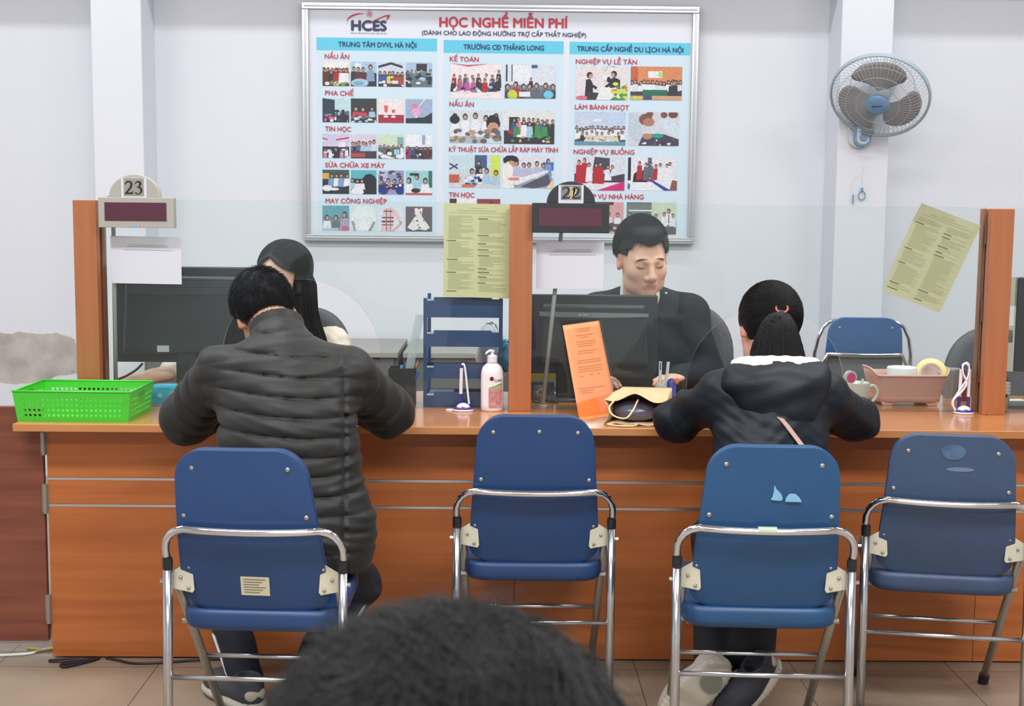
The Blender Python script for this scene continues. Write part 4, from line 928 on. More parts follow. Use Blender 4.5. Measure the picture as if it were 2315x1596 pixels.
# desk pens on stands
M_pb = mat('violet blue plastic', (58, 52, 140), .35); M_pw = mat('white pen plastic', (226, 224, 230), .3)
def pen_stand(px, py, label, two):
    c = on(px, py); t = thing('desk_pen_stand', label, 'pen stand', (c.x, c.y+.012, CZ), 0, 'desk pens on stands')
    obj('base', MB().lathe([(0, 0), (.032, 0), (.034, .003), (.033, .007), (0, .008)], n=36, sy=.85), M_pw, t, smooth=False, bevel=.001)
    obj('base_ring', MB().lathe([(.0325, .007), (.030, .012), (.022, .014)], n=36, sy=.85), M_pb, t, smooth=True)
    obj('dome', MB().ball((0, -.003, .009), .023, 12, sc=(1, .85, .75)), M_pw, t, smooth=True)
    obj('emblem', MB().box(-.005, -.001, -.0235, -.0215, .0145, .017, 0).box(.0005, .005, -.0235, -.0215, .0135, .016, 1), [mat('teal mark', (30, 110, 130), .5), M_red], t)
    def pen(x0, lean, h):
        g = Vector((x0, .012, .012)); d = Vector((lean, .0, 1)).normalized()
        p = obj('pen', MB().tube([g+d*.0, g+d*.042], .0052, 12), M_pb, t, smooth=False)
        obj('pen_barrel', MB().tube([g+d*.042, g+d*(h-.012)], .0056, 12), M_pw, p, smooth=False)
        obj('pen_cap', MB().tube([g+d*(h-.012), g+d*h], .0052, 12), M_pb, p, smooth=False)
        return g+d*h
    def coil(pts, m=M_pw):
        P = [Vector(q) for q in pts]; out = []
        for i in range(len(P)-1):
            a, b, c_, e = P[max(i-1, 0)], P[i], P[i+1], P[min(i+2, len(P)-1)]
            for k in range(6):
                q = k/6; out.append(.5*((2*b)+(c_-a)*q+(2*a-5*b+4*c_-e)*q*q+(3*b-a-3*c_+e)*q**3))
        out.append(P[-1]); obj('coiled_cord', MB().tube(out, .0034, 8), m, t, smooth=True)
    if two:
        pen(-.012, .02, .145); pen(.018, -.005, .145)
        coil([(.014, .006, .158), (.004, .004, .166), (-.008, .004, .155), (-.006, .002, .13), (.006, 0, .10), (-.012, -.004, .07), (-.036, -.004, .045), (-.034, -.006, .018), (-.024, -.006, .006)])
        coil([(-.010, .006, .155), (0, .004, .164), (.013, .003, .15), (.008, .002, .115), (-.02, .0, .07), (-.038, .002, .035), (-.026, 0, .012)])
    else:
        pen(-.009, .02, .138)
        coil([(-.006, .01, .148), (.001, .008, .150), (.006, .006, .13), (.013, .002, .07), (.019, -.002, .022)])
        obj('stand_tag', MB().lathe([(0, 0), (.016, 0), (.017, .002), (.016, .004), (0, .005)], c=(-.040, .01, 0), n=24, sy=.6), M_pw, t)
    return t
pen_stand(1047, 930, 'single desk pen on a round stand, in front of the blue letter trays', False)
pen_stand(2181, 936, 'pair of desk pens on a round stand, beside the right post', True)

# orange sign in a clear holder, leaning
M_or = mat('orange paper', (240, 154, 98), .5); M_or2 = mat('orange paper reflected in the fold', (236, 128, 54), .45); M_orp = mat('faint brown print', (206, 116, 66), .6)
BLc, BRc, TRc, TLc = on(1309, 944), on(1396, 932), at(1354, 725, 4.195), at(1272, 736, 4.135)
cc = (BLc+BRc)/2
t = thing('sign_holder', 'leaning orange paper sign in a clear holder, beside the kraft bag', 'sign', (cc.x, cc.y, CZ))
q = [p-t.location for p in (BLc, BRc, TRc, TLc)]
nn = (q[1]-q[0]).cross(q[3]-q[0]).normalized()
def Q(u, v, d=0): return q[0].lerp(q[1], u).lerp(q[3].lerp(q[2], u), v)+nn*d
obj('orange_sheet', MB().grid(lambda u, v: Q(u, v), 12, 16), M_or, t, smooth=True, solid=.0006)
obj('flap_reflection', MB().grid(lambda u, v: Q(u, v*(.155+.06*u), .0012), 8, 6), M_or2, t, smooth=True)  # deeper orange paints the sheet's reflection in the folded base
pr = MB()
rr2 = random.Random(4)
for i, (u0, u1, v) in enumerate([(.32, .72, .94), (.36, .7, .915), (.28, .78, .87), (.4, .62, .845), (.28, .8, .80), (.28, .78, .775), (.3, .7, .75), (.28, .8, .70), (.25, .7, .675), (.22, .86, .60), (.2, .84, .575), (.2, .86, .53), (.2, .82, .505), (.2, .86, .48), (.2, .3, .43), (.46, .56, .44), (.66, .74, .44), (.14, .80, .30), (.14, .50, .275), (.16, .46, .25)]):
    pr.add([Q(u0, v-.004, .0009), Q(u1, v-.004, .0009), Q(u1, v+.004, .0009), Q(u0, v+.004, .0009)], [(0, 1, 2, 3)])
obj('print', pr, M_orp, t)
M_acr = glass_mat('clear acrylic', (.985, .985, .985), .01, (.9, .9, .92), .05)
obj('clear_holder', MB().grid(lambda u, v: Q(-.02+1.07*u, 1.012*v, .0035), 12, 16), M_acr, t, smooth=True)
fl = MB().add([Q(0, 0, .001), Q(1, 0, .001), Q(1, 0, .001)+Vector((-.01, -.065, 0)), Q(0, 0, .001)+Vector((-.0, -.05, 0))], [(0, 1, 2, 3)])
obj('holder_foot', fl, M_or2, t, solid=.001)

# kraft paper bag lying on its side
M_kr = mat('kraft paper', (212, 184, 142), .75, noise=((14, 14, 14), .06)); M_kin = mat('inside of kraft bag', (120, 76, 62), .8)
bc = on(1428, 962)
t = thing('paper_bag', 'kraft paper bag lying open beside the orange sign, with twisted cord handles', 'paper bag', (bc.x, bc.y, CZ), D(-7))
def bagtop(u, v):
    x = (-.085+.19*u)*(1-.18*v)+.035*v; y = .0+.20*v
    z = .078+.014*v-.010*math.sin(u*PI*3)*(1-v)+.010*(1-abs(2*u-1))*(1-v)-.004*math.sin(v*9)*.5
    if v < .02: y += .012*math.sin(u*PI*2.2)
    return (x, y, z)
def bagbot(u, v):
    x = (-.085+.19*u)*(1-.18*v)+.035*v; return (x, .20*v+.004*math.sin(u*7)*(v < .02), .001+.004*math.sin(u*9)**2*(1-v))
def gus(s):
    def fn(u, v):
        a = Vector(bagbot(s, v)); b = Vector(bagtop(s, v)); p = a.lerp(b, u); p.x += (-.018 if s else .018)*math.sin(u*PI)*(1-v)*.8; return tuple(p)
    return fn
bg = MB().grid(bagtop, 15, 10).grid(bagbot, 15, 4).grid(gus(0), 7, 10).grid(gus(1), 7, 10)
bg.grid(lambda u, v: tuple(Vector(bagbot(u, 1)).lerp(Vector(bagtop(u, 1)), v)), 5, 3)
obj('bag_body', bg, M_kr, t, smooth=True, solid=.0008)
def loop(pts):
    P = [Vector(p) for p in pts]; out = []
    for i in range(len(P)-1):
        a, b, c_, e = P[max(i-1, 0)], P[i], P[i+1], P[min(i+2, len(P)-1)]
        for k in range(7):
            q_ = k/7; out.append(.5*((2*b)+(c_-a)*q_+(2*a-5*b+4*c_-e)*q_*q_+(3*b-a-3*c_+e)*q_**3))
    return out+[P[-1]]
M_cord = mat('cream twisted cord', (222, 200, 160), .7)
obj('handle', MB().tube(loop([(-.05, .012, .078), (-.068, -.014, .055), (-.055, -.035, .035), (-.02, -.045, .028), (.0, -.03, .045), (.018, .01, .078)]), .0028, 8), M_cord, t, smooth=True)
obj('handle', MB().tube(loop([(-.05, .008, .006), (-.072, -.012, .004), (-.05, -.026, .0035), (-.015, -.034, .0035), (.012, -.02, .004), (.02, .008, .006)]), .0028, 8), M_cord, t, smooth=True)
M_pou = mat('dark blue grey foil', (92, 92, 112), .3, spec=.8)
pc = Vector((bc.x+.022, bc.y+.080, CZ+.036))
o = obj('foil_pouch', MB().ball((0, 0, 0), .062, 16, sc=(1.2, 1.15, .54)), M_pou, smooth=True); o.location = pc
tag(o, 'dark blue-grey shiny pouch inside the open kraft bag', 'pouch')

# ============================================================ things on the clerks' side
M_lcd = mat('monitor back plastic', (34, 38, 42), .38); M_lcd2 = mat('matt black plastic', (24, 26, 28), .6)
def monitor(x0, x1, z0, z1, Y, label, vents, stripe, stx, rz=0):
    cx_ = (x0+x1)/2; t = thing('monitor', label, 'monitor', (cx_, Y, CZ), rz, 'monitors seen from behind')
    w2 = (x1-x0)/2; a, b = z0-CZ, z1-CZ
    obj('bezel', MB().box(-w2, w2, .0, .022, a, b), M_lcd, t, bevel=.005)
    obj('back_shell', MB().prism([(-w2*.86, a+.03), (w2*.86, a+.03), (w2*.80, b-.03), (-w2*.80, b-.03)], -.035, .002), M_lcd, t, bevel=.014, seg=3)
    obj('screen', MB().box(-w2+.015, w2-.015, .0215, .0228, a+.02, b-.015), mat('lit screen', (150, 170, 200), .3, emit=.5), t)
    if vents:
        vn = MB()
        for i in range(6): vn.box(-w2*.74, w2*.74, -.0375, -.034, b-.052-.0075*i, b-.0485-.0075*i)
        obj('vent_slats', vn, mat('grey vent plastic', (66, 72, 78), .4), t)
        obj('rating_sticker', MB().box(-w2*.38, -w2*.22, -.0365, -.0345, a+.040, a+.062), mat('silver sticker', (170, 176, 178), .4), t)
    if stripe:
        z = b-.062
        pl = [(-w2*.84, z-.008)]+[(-w2*.84+w2*1.68*i/12, z-.009-.004*math.sin(PI*i/12)) for i in range(1, 13)]+[(w2*.84, z+.002), (-w2*.84, z+.006)]
        obj('silver_band', MB().prism(pl, -.038, -.034), mat('grey green metal band', (126, 142, 140), .3, .5), t)
        obj('maker_mark', MB().box(-w2*.24, -w2*.20, -.0392, -.038, z-.006, z-.001).box(-w2*.18, -w2*.10, -.0392, -.038, z-.006, z-.001), M_alu, t)
    nk = obj('stand_neck', MB().box(stx-.035, stx+.035, -.03, .0, .015, a+.09), M_lcd2, t, bevel=.006)
    obj('stand_base', MB().lathe([(0, 0), (.115, 0), (.118, .006), (.10, .013), (.04, .018), (0, .018)], c=(stx, 0.02, 0), n=40, sy=.62), M_lcd, t, smooth=True)
    return t
monitor(at(256, 700, 4.5).x, at(590, 700, 4.5).x, .870, 1.201, 4.50, 'black monitor seen from behind at window 23, with ribbed vents', True, False, -.0)
monitor(at(1196, 700, 4.42).x, at(1487, 700, 4.42).x, .852, 1.122, 4.42, 'black monitor seen from behind at window 22, crossed by a silver band', False, True, -.09)
# right edge monitor turned sideways with a grey bracket
t = thing('monitor', 'dark monitor cut off by the right edge of the photo, with a cream side bracket', 'monitor', (at(2318, 700, 4.5).x, 4.5, CZ), D(-28), 'monitors seen from behind')
obj('bezel', MB().box(-.03, .38, 0, .03, .10, .43), M_lcd, t, bevel=.005)
obj('stand_base', MB().lathe([(0, 0), (.09, 0), (.09, .012), (0, .014)], c=(.12, .03, 0), n=32), M_lcd, t, smooth=False)
obj('stand_neck', MB().box(.09, .15, .02, .05, .01, .15), M_lcd2, t)
M_brk = mat('cream metal bracket', (186, 184, 170), .45)
obj('bracket', MB().box(-.052, -.030, -.002, .006, .10, .20).box(-.036, -.030, -.002, .006, .2, .43).box(-.052, -.030, -.002, .006, .33, .43).box(-.060, -.036, -.002, .006, .245, .258), M_brk, t)
t = thing('cup_stack', 'small stack of white plastic cups right of the right post', 'cups', (at(2273, 890, 4.35).x, 4.35, CZ+.012))
for i in range(4):
    obj('cup', MB().lathe([(.012, .0), (.0155, .034), (.0165, .0345)], c=(0, 0, .012*i), n=20), M_pw, t, smooth=True, solid=.0008)
o = obj('paper_pad', MB().box(-.06, .10, -.05, .06, 0, .012), mat('dark grey folder', (70, 76, 86), .5)); o.location = (at(2300, 890, 4.36).x, 4.345, CZ); tag(o, 'dark grey folder under the white cups right of the right post', 'folder')
jr = on(2275, 934)
t = thing('jar', 'small straw-coloured jar with a dark lid at the foot of the right post', 'jar', (jr.x, jr.y+.04, CZ))
obj('jar_body', MB().lathe([(0, 0), (.0165, 0), (.0175, .004), (.0175, .045), (.015, .05)], n=24), mat('straw coloured plastic', (176, 136, 84), .4), t, smooth=True)
obj('lid', MB().lathe([(.017, .048), (.0175, .05), (.0175, .058), (0, .059)], n=24), M_lcd, t)
pp_ = on(2298, 922)
o = obj('paper_pile', MB().box(-.03, .1, 0, .12, 0, .004).box(-.02, .11, .02, .13, .004, .007), mat('cream note paper', (226, 222, 190), .7)); o.location = (pp_.x, pp_.y+.02, CZ); o.rotation_euler.z = D(12); tag(o, 'cream note papers on the worktop at the right edge', 'paper')

# letter trays
M_tr = mat('navy blue plastic tray', (34, 70, 122), .35); M_trc = mat('pale plastic clip', (200, 210, 214), .4)
xl, xr = at(957, 800, 4.25).x, at(1136, 800, 4.25).x
t = thing('letter_trays', 'tall stack of four navy blue letter trays behind the left glass', 'letter tray', ((xl+xr)/2, 4.25, CZ))
w2 = (xr-xl)/2
lipz = [at(1040, y, 4.25).z-CZ for y in (672, 747, 823, 886)]; lipb = [at(1040, y, 4.25).z-CZ for y in (718, 784, 856, 925)]
for i, (z1, z0) in enumerate(zip(lipz, lipb)):
    z0 = max(z0, .002)
    pl = [(-w2, z0), (w2, z0), (w2, z1-.006), (w2-.035, z1-.006), (w2-.037, z1), (-w2+.035, z1), (-w2+.033, z1-.006), (-w2, z1-.006)]
    tr = obj('tray', MB().prism(pl, 0, .003).box(-w2, w2, .003, .27, z0, z0+.003).box(-w2, -w2+.003, .003, .27, z0, z0+.03).box(w2-.003, w2, .003, .27, z0, z0+.03).box(-w2, w2, .267, .27, z0, z0+.022), M_tr, t)
    obj('clip', MB().box(-w2+.012, -w2+.034, -.0012, 0, z1-.012, z1-.006), M_trc, tr)
for s in (-1, 1):
    for y in (.002, .25):
        xx = s*(w2-.006)
        obj('upright', MB().box(xx-.006, xx+.006, y, y+.014, .0, lipz[0]-.004), M_tr, t, bevel=.001)
    for i in range(3):
        za, zb = lipz[i+1], lipb[i]; x1_ = s*w2
        obj('side_strut', MB().prism([(x1_, za), (x1_-s*.006, za), (x1_-s*.010, zb), (x1_, zb)][::s], .02, .05), M_tr, t)
o = obj('folder', MB().box(-.085, .0, 0, .22, 0, .02), mat('bright blue block', (24, 104, 184), .4)); o.location = ((xl+xr)/2-.035, 4.262, CZ+.0065+lipb[3]*0)  # bright blue block at the left of the lowest tray
o.location.z = CZ+max(lipb[3], .002)+.004
tag(o, 'bright blue block lying in the lowest letter tray', 'folder')
# bag behind the trays
M_wb = mat('thin white plastic film', (214, 222, 228), .35); M_cb = mat('cyan plastic film', (60, 170, 206), .35)
cb_ = at(1118, 780, 4.575)
t = thing('plastic_bag', 'crumpled white and cyan plastic pack behind the letter trays', 'bag', (cb_.x+.008, 4.578, CZ))
def crum(s_, sc, c, seed):
    r = random.Random(seed); mb = MB().ball(c, s_, 12, sc=sc)
    mb.v = [(x+r.uniform(-.006, .006), y+r.uniform(-.006, .006), z+r.uniform(-.006, .006)) for x, y, z in mb.v]; return mb
obj('white_film', crum(.065, (.8, .55, 1.9), (-.020, 0, .125), 2), M_wb, t, smooth=True)
obj('cyan_film', crum(.045, (.8, .6, 1.2), (.032, -.012, .135), 3), M_cb, t, smooth=True)
# black pen box with ruler and pens
bk = at(909, 833, 4.27)
t = thing('pen_box', 'open black box of stationery behind the man in the padded jacket', 'box', (bk.x, 4.27, CZ))
hz = bk.z-CZ
obj('box_body', MB().box(-.045, .042, 0, .003, 0, hz).box(-.045, .042, .075, .078, 0, hz).box(-.045, -.042, .003, .075, 0, hz).box(.039, .042, .003, .075, 0, hz).box(-.042, .039, .003, .075, 0, .003), M_black, t)
def stick(name, a, b, Y0, Y1, r, m, label, cat, cap=None):
    A, B = at(a[0], a[1], Y0), at(b[0], b[1], Y1); d = (B-A)
    o = obj(name, MB().tube([(0, 0, 0), tuple(d)], r, 10), m); o.location = A; tag(o, label, cat)
    if cap: obj('cap', MB().tube([tuple(d), tuple(d*1.14)], r*1.15, 10), cap, o)
    return o
A, B = at(916, 880, 4.30), at(950, 711, 4.335); d = B-A; pv = Vector((1, 0, -d.x/d.z)).normalized()*.014
o = obj('ruler', MB().add([tuple(-pv), tuple(pv), tuple(d+pv), tuple(d-pv)], [(0, 1, 2, 3)]), glass_mat('clear ruler plastic', (.92, .95, .95), .3, (.72, .78, .78), .1), solid=.0018)
o.location = A; tag(o, 'long clear plastic ruler leaning out of the black stationery box', 'ruler')
stick('pencil', (932, 850), (946, 818), 4.31, 4.33, .0035, mat('orange pencil paint', (214, 140, 60), .5), 'short orange pencil with dark end in the black stationery box', 'pencil', M_black)
stick('pen', (935, 862), (945, 840), 4.285, 4.29, .0055, mat('blue pen plastic', (44, 110, 190), .35), 'blue pen at the right edge of the black stationery box', 'pen')
stick('marker', (906, 850), (909, 826), 4.31, 4.31, .006, mat('cyan marker plastic', (70, 168, 222), .35), 'cyan marker cap poking from the black stationery box, left of the ruler', 'marker')
# tissue box left
tb = on(365, 915)
t = thing('tissue_box', 'cyan patterned cardboard box behind the green basket', 'box', (tb.x+.01, tb.y+.03, CZ))
obj('carton', MB().box(-.06, .10, 0, .10, 0, .053), mat('cyan printed card', (60, 176, 204), .5, noise=((26, 26, 26), .3)), t, bevel=.002)
obj('print_spots', MB().prism([(-.022+.008*math.cos(2*PI*i/12), .027+.008*math.sin(2*PI*i/12)) for i in range(12)], -.0004, 0).prism([(.012, .012), (.022, .012), (.03, .035), (.02, .042), (.008, .03)], -.0004, 0), mat('pale print', (150, 210, 224), .5), t)
obj('print_spots', MB().prism([(.022, .034), (.034, .032), (.036, .048), (.024, .05)], -.0007, -.0004), mat('orange print', (216, 132, 70), .5), t)
cable('cable', [at(322, 822, 4.49), at(308, 836, 4.5), at(285, 850, 4.5), at(262, 862, 4.47), (at(250, 868, 4.44).x, 4.44, CZ+.004)], .0042, M_lcd, 'black cable hanging under the left monitor')
# things under the right monitor
o = obj('note_block', MB().box(-.045, .045, 0, .05, 0, .045), mat('yellow card', (196, 178, 70), .6)); o.location = (at(1228, 870, 4.44).x, 4.505, CZ+.055); 
tag(o, 'yellow card box under the left side of the window 22 monitor', 'box'); o2 = o
o = obj('grey_case', MB().box(-.06, .05, 0, .09, 0, .055), mat('dark grey case', (78, 84, 88), .5), bevel=.004); o.location = (at(1222, 870, 4.44).x, 4.49, CZ); tag(o, 'dark grey case under the yellow card box', 'case')
jc = on(1221, 914)
t = thing('glass_jar', 'small glass jar of pinkish bits at the foot of the slanted display pole', 'jar', (jc.x-.004, jc.y+.045, CZ))
obj('jar_body', MB().lathe([(0, .001), (.021, .001), (.023, .006), (.023, .045), (.018, .052), (.018, .058)], n=28), glass_mat('jar glass', (.9, .9, .9), .08), t, smooth=True)
for i in range(7):
    obj('sweet', MB().ball((random.uniform(-.01, .01), random.uniform(-.01, .01), .012+.005*i), .007, 6), mat('pink sweets', (176, 120, 116), .5), t, smooth=True)
cable('cable', [(at(1262, 872, 4.45).x, 4.40, CZ+.06), (at(1252, 890, 4.4).x, 4.39, CZ+.04), (at(1240, 908, 4.36).x, 4.36, CZ+.004), (at(1262, 914, 4.34).x, 4.34, CZ+.004)], .003, M_lcd, 'thin black cable beside the slanted pole of the 22 display')
o = obj('stapler', MB().box(-.038, .036, -.0, .03, .0, .058), mat('maroon plastic', (142, 44, 58), .3, coat=.4), bevel=.008, seg=3); o.location = (at(1452, 868, 4.32).x, 4.32, CZ); tag(o, 'maroon plastic box behind the kraft bag', 'box')
# cup of pens
pc = at(1503, 860, 4.30)
t = thing('pen_cup', 'light grey cup of pens behind the kraft bag', 'pen cup', (pc.x, 4.30, CZ))
obj('cup_body', MB().lathe([(0, .001), (.03, .001), (.033, .07), (.030, .07), (.028, .004), (0, .004)], n=28), mat('light grey plastic', (176, 178, 176), .4), t, smooth=True)
for (x0, y0, x1, y1, lab) in ((1492, 872, 1493, 817, 'white ballpoint pen with blue clip, left one in the grey cup'), (1505, 872, 1511, 818, 'white ballpoint pen, right one in the grey cup')):
    o = stick('ballpoint_pen', (x0, y0), (x1, y1), 4.30, 4.305, .0052, M_pw, lab, 'pen')
    A, B = at(x0, y0, 4.30), at(x1, y1, 4.305); d = B-A
    obj('clip', MB().tube([tuple(d*.66+Vector((0, -.0058, 0))), tuple(d*.97+Vector((0, -.0065, 0)))], .0018, 6), M_pb if '1492' in str(x0) else M_pw, o)
gl = at(1519, 862, 4.26)
t = thing('glue_bottle', 'blue glue bottle with an orange cap, right of the pen cup', 'glue', (gl.x, 4.27, CZ))
obj('bottle_body', MB().lathe([(0, 0), (.014, 0), (.015, .01), (.015, .085), (.010, .094), (.006, .097)], n=20), mat('violet blue glue bottle', (72, 72, 168), .3), t, smooth=True)
obj('cap', MB().ball((.014, -.008, .088), .010, 8), mat('orange cap', (220, 110, 70), .4), t, smooth=True)
o = obj('crumpled_tissue', crum(.018, (.8, .8, 1.6), (0, 0, .028), 9), M_wb, smooth=True); o.location = (at(1532, 890, 4.10).x, 4.10, CZ); tag(o, 'crumpled white film beside the kraft bag', 'wrapper')
o = obj('paper_form', MB().box(-.06, .2, 0, .21, 0, .0012), M_paperw); o.location = (at(1560, 905, 4.1).x+.02, 4.0, CZ); tag(o, 'white form on the worktop under the arms of the woman with the ponytail', 'paper')
o = obj('paper_form', MB().box(-.1, .12, 0, .28, 0, .0012), M_paperw); o.location = (at(640, 930, 4.05).x, 4.02, CZ); tag(o, 'white form under the hands of the man in the padded jacket', 'paper')

# mug with compact and marker
mg = on(1936, 912); mg = Vector((at(1936, 890, 4.285).x, 4.255, CZ))
M_mug = mat('cream glazed ceramic', (214, 214, 206), .2, coat=.4)
t = thing('mug', 'cream ceramic mug with a small green leaf print, left of the pink basket', 'mug', (mg.x, mg.y+.03, CZ), D(8))
obj('mug_body', MB().lathe([(0, 0), (.036, 0), (.039, .003), (.0435, .085), (.0435, .088), (.0405, .088), (.037, .006), (0, .005)], n=40), M_mug, t, smooth=True)
obj('handle', MB().tube(loop([(.039, 0, .070), (.058, 0, .076), (.072, 0, .062), (.070, 0, .04), (.056, 0, .022), (.037, 0, .014)]), .0052, 10), M_mug, t, smooth=True)
lf = MB()
for i, (x, z, a) in enumerate(((.018, .02, .5), (.022, .028, -.3), (.026, .022, .9), (.015, .028, 0))):
    lf.add([(x, -.0425, z), (x+.003, -.0425, z+.006), (x+.001+.004*a, -.0425, z+.013), (x-.002, -.0425, z+.006)], [(0, 1, 2, 3)])
obj('leaf_print', lf, mat('dark leaf green', (50, 96, 62), .5), t)
cm = at(1922, 852, mg.y+.03)
t = thing('powder_compact', 'round pink-faced tape roll standing in the mug', 'tape', (cm.x, mg.y+.03, cm.z), D(18))
obj('disc', MB().tube([(0, -.008, 0), (0, .008, 0)], .021, 28), mat('clear grey plastic', (196, 196, 204), .2), t)
obj('pink_face', MB().tube([(-.001, -.0095, -.002), (-.001, -.007, -.002)], .0165, 28), mat('raspberry pink', (206, 58, 104), .4), t)
stick('marker', (1945, 880), (1951, 856), mg.y+.035, mg.y+.037, .0045, M_pw, 'white marker standing in the cream mug', 'marker')
# white cup behind mug
o = obj('napkin', MB().box(-.03, .03, 0, .01, 0, .05), M_paperw, bevel=.003); o.location = (at(1975, 900, 4.50).x, 4.5, CZ); tag(o, 'folded white napkin seen through the mug handle', 'napkin')

# pink basket
def pink_mat():
    m = bpy.data.materials.new('dusty pink plastic'); m.use_nodes = True; nt = m.node_tree; b = nt.nodes['Principled BSDF']
    tc = nt.nodes.new('ShaderNodeTexCoord'); mp = nt.nodes.new('ShaderNodeMapping'); mp.inputs['Rotation'].default_value = (0, PI/4, 0)
    ch = nt.nodes.new('ShaderNodeTexBrick'); ch.offset = 0; ch.inputs['Scale'].default_value = 1; ch.inputs['Brick Width'].default_value = .0062; ch.inputs['Row Height'].default_value = .0062; ch.inputs['Mortar Size'].default_value = .0014
    mp2 = nt.nodes.new('ShaderNodeMapping'); mp2.inputs['Rotation'].default_value = (PI/2, 0, 0)
    ch.inputs['Color1'].default_value = lin((168, 122, 116)); ch.inputs['Color2'].default_value = lin((176, 130, 124)); ch.inputs['Mortar'].default_value = lin((214, 170, 160))
    nt.links.new(tc.outputs['Object'], mp.inputs[0]); nt.links.new(mp.outputs[0], mp2.inputs[0]); nt.links.new(mp2.outputs[0], ch.inputs[0])
    nt.links.new(ch.outputs[0], b.inputs['Base Color']); b.inputs['Roughness'].default_value = .35; return m
M_pk = mat('pink plastic', (212, 168, 158), .32, coat=.2); M_pkh = pink_mat()
pk = on(2065, 921)
t = thing('storage_basket', 'dusty pink lattice basket with curled handles, right of the mug', 'basket', (pk.x, pk.y+.012, CZ), D(1))
def pring(k, z):
    wt, dt = .108+.024*k, .066+.018*k; out = []
    for i in range(64):
        q = 2*PI*i/64; c, s = math.cos(q), math.sin(q)
        out.append((wt*math.copysign(abs(c)**.42, c), .085+dt*math.copysign(abs(s)**.42, s), z+(.022*max(0, abs(c)-.72)/.28 if k >= .99 else 0)))
    return out
lv = [(0, .012), (.12, .03), (.55, .075), (.85, .098), (1, .104)]
vs = []; fs = []; ms = []
for k, z in lv: vs += pring(k, z)
for i in range(len(lv)-1):
    for j in range(64): fs.append((i*64+j, i*64+(j+1) % 64, (i+1)*64+(j+1) % 64, (i+1)*64+j)); ms.append(1 if i in (1, 2) else 0)
fs.append(tuple(range(64))); ms.append(0)
mb = MB(); mb.v, mb.f, mb.m = vs, fs, ms
obj('basket_body', mb, [M_pk, M_pkh], t, smooth=True, solid=.0022)
obj('rim', MB().tube([(x*1.015, .085+(y-.085)*1.015, z) for x, y, z in pring(1, .104)]+[pring(1, .104)[0]], .0035, 8), M_pk, t, smooth=True)
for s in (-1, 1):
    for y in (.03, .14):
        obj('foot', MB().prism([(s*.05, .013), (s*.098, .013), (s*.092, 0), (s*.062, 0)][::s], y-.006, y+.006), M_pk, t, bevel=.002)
    obj('grip_hole_shade', MB().ball((s*.127, .085, .108), .014, 10, sc=(.25, 1.6, .7)), mat('shaded gap brown', (90, 62, 62), .7), t, smooth=True)  # solid dark lens paints the shade inside the grip opening
pr_ = at(2040, 838, 4.41)
t = thing('paper_roll', 'white paper roll standing in the pink basket', 'roll', (pr_.x, 4.415, CZ+.03))
obj('roll', MB().lathe([(.016, 0), (.046, 0), (.050, .03), (.050, .092), (.048, .095), (.016, .095)], n=40), mat('soft white paper', (222, 224, 226), .8), t, smooth=False, bevel=.002)
tr_ = at(2104, 850, 4.40)
t = thing('tape_roll', 'yellow roll of parcel tape with a reddish core in the pink basket', 'tape', (tr_.x, 4.405, tr_.z+.004), D(-12))
RM = Matrix.Rotation(PI/2-.25, 4, 'X')
obj('tape', MB().lathe([(.036, -.022), (.054, -.022), (.054, .022), (.036, .022), (.036, -.022)], n=48, M=RM), mat('yellow tape', (214, 196, 62), .3, coat=.5), t, smooth=False)
obj('core_ring', MB().lathe([(.031, .0245), (.037, .0255), (.037, -.0255), (.031, -.0245), (.031, .0245)], n=48, M=RM), mat('pale pink card', (226, 190, 180), .5), t)
obj('core_card', MB().lathe([(0, .021), (.032, .021)], n=32, M=RM), mat('salmon card', (206, 118, 98), .6), t)
o = obj('maroon_bottle', MB().lathe([(0, 0), (.016, 0), (.017, .01), (.017, .075), (.008, .095), (.008, .11), (0, .111)], n=24), mat('maroon plastic', (142, 44, 58), .3)); o.location = (at(2172, 870, 4.5).x, 4.48, CZ); tag(o, 'maroon bottle behind the pair of desk pens', 'bottle')
o = obj('tin', MB().lathe([(0, 0), (.03, 0), (.03, .1), (.028, .104), (0, .104)], n=28), mat('grey tin', (150, 152, 150), .35, .4)); o.location = (at(2148, 870, 4.58).x, 4.56, CZ); tag(o, 'grey tin behind the right end of the pink basket', 'tin')

# grey desks against the back wall
M_dk = mat('pale grey desk top', (158, 156, 150), .5); M_dk2 = mat('dark grey desk front', (104, 106, 106), .5)
def back_desk(x0, x1, label):
    t = thing('back_desk', label, 'desk', ((x0+x1)/2, 6.05, 0), 0, 'grey desks along the back wall')
    w2 = (x1-x0)/2
    obj('desk_top', MB().box(-w2, w2, 0, .66, .715, .74), M_dk, t, bevel=.003)
    obj('front_panel', MB().box(-w2+.02, w2-.02, .02, .04, .05, .715), M_dk2, t)
    for s in (-1, 1): obj('side_panel', MB().box(s*(w2-.012)-.012, s*(w2-.012)+.012, .04, .64, 0, .715), M_dk2, t)
xg = at(905, 800, 6.05).x
back_desk(xg-1.2, xg-.012, 'grey desk against the back wall, seen right of the man in the padded jacket')
back_desk(xg+.012, xg+.95, 'grey desk against the back wall, seen through the blue letter trays')

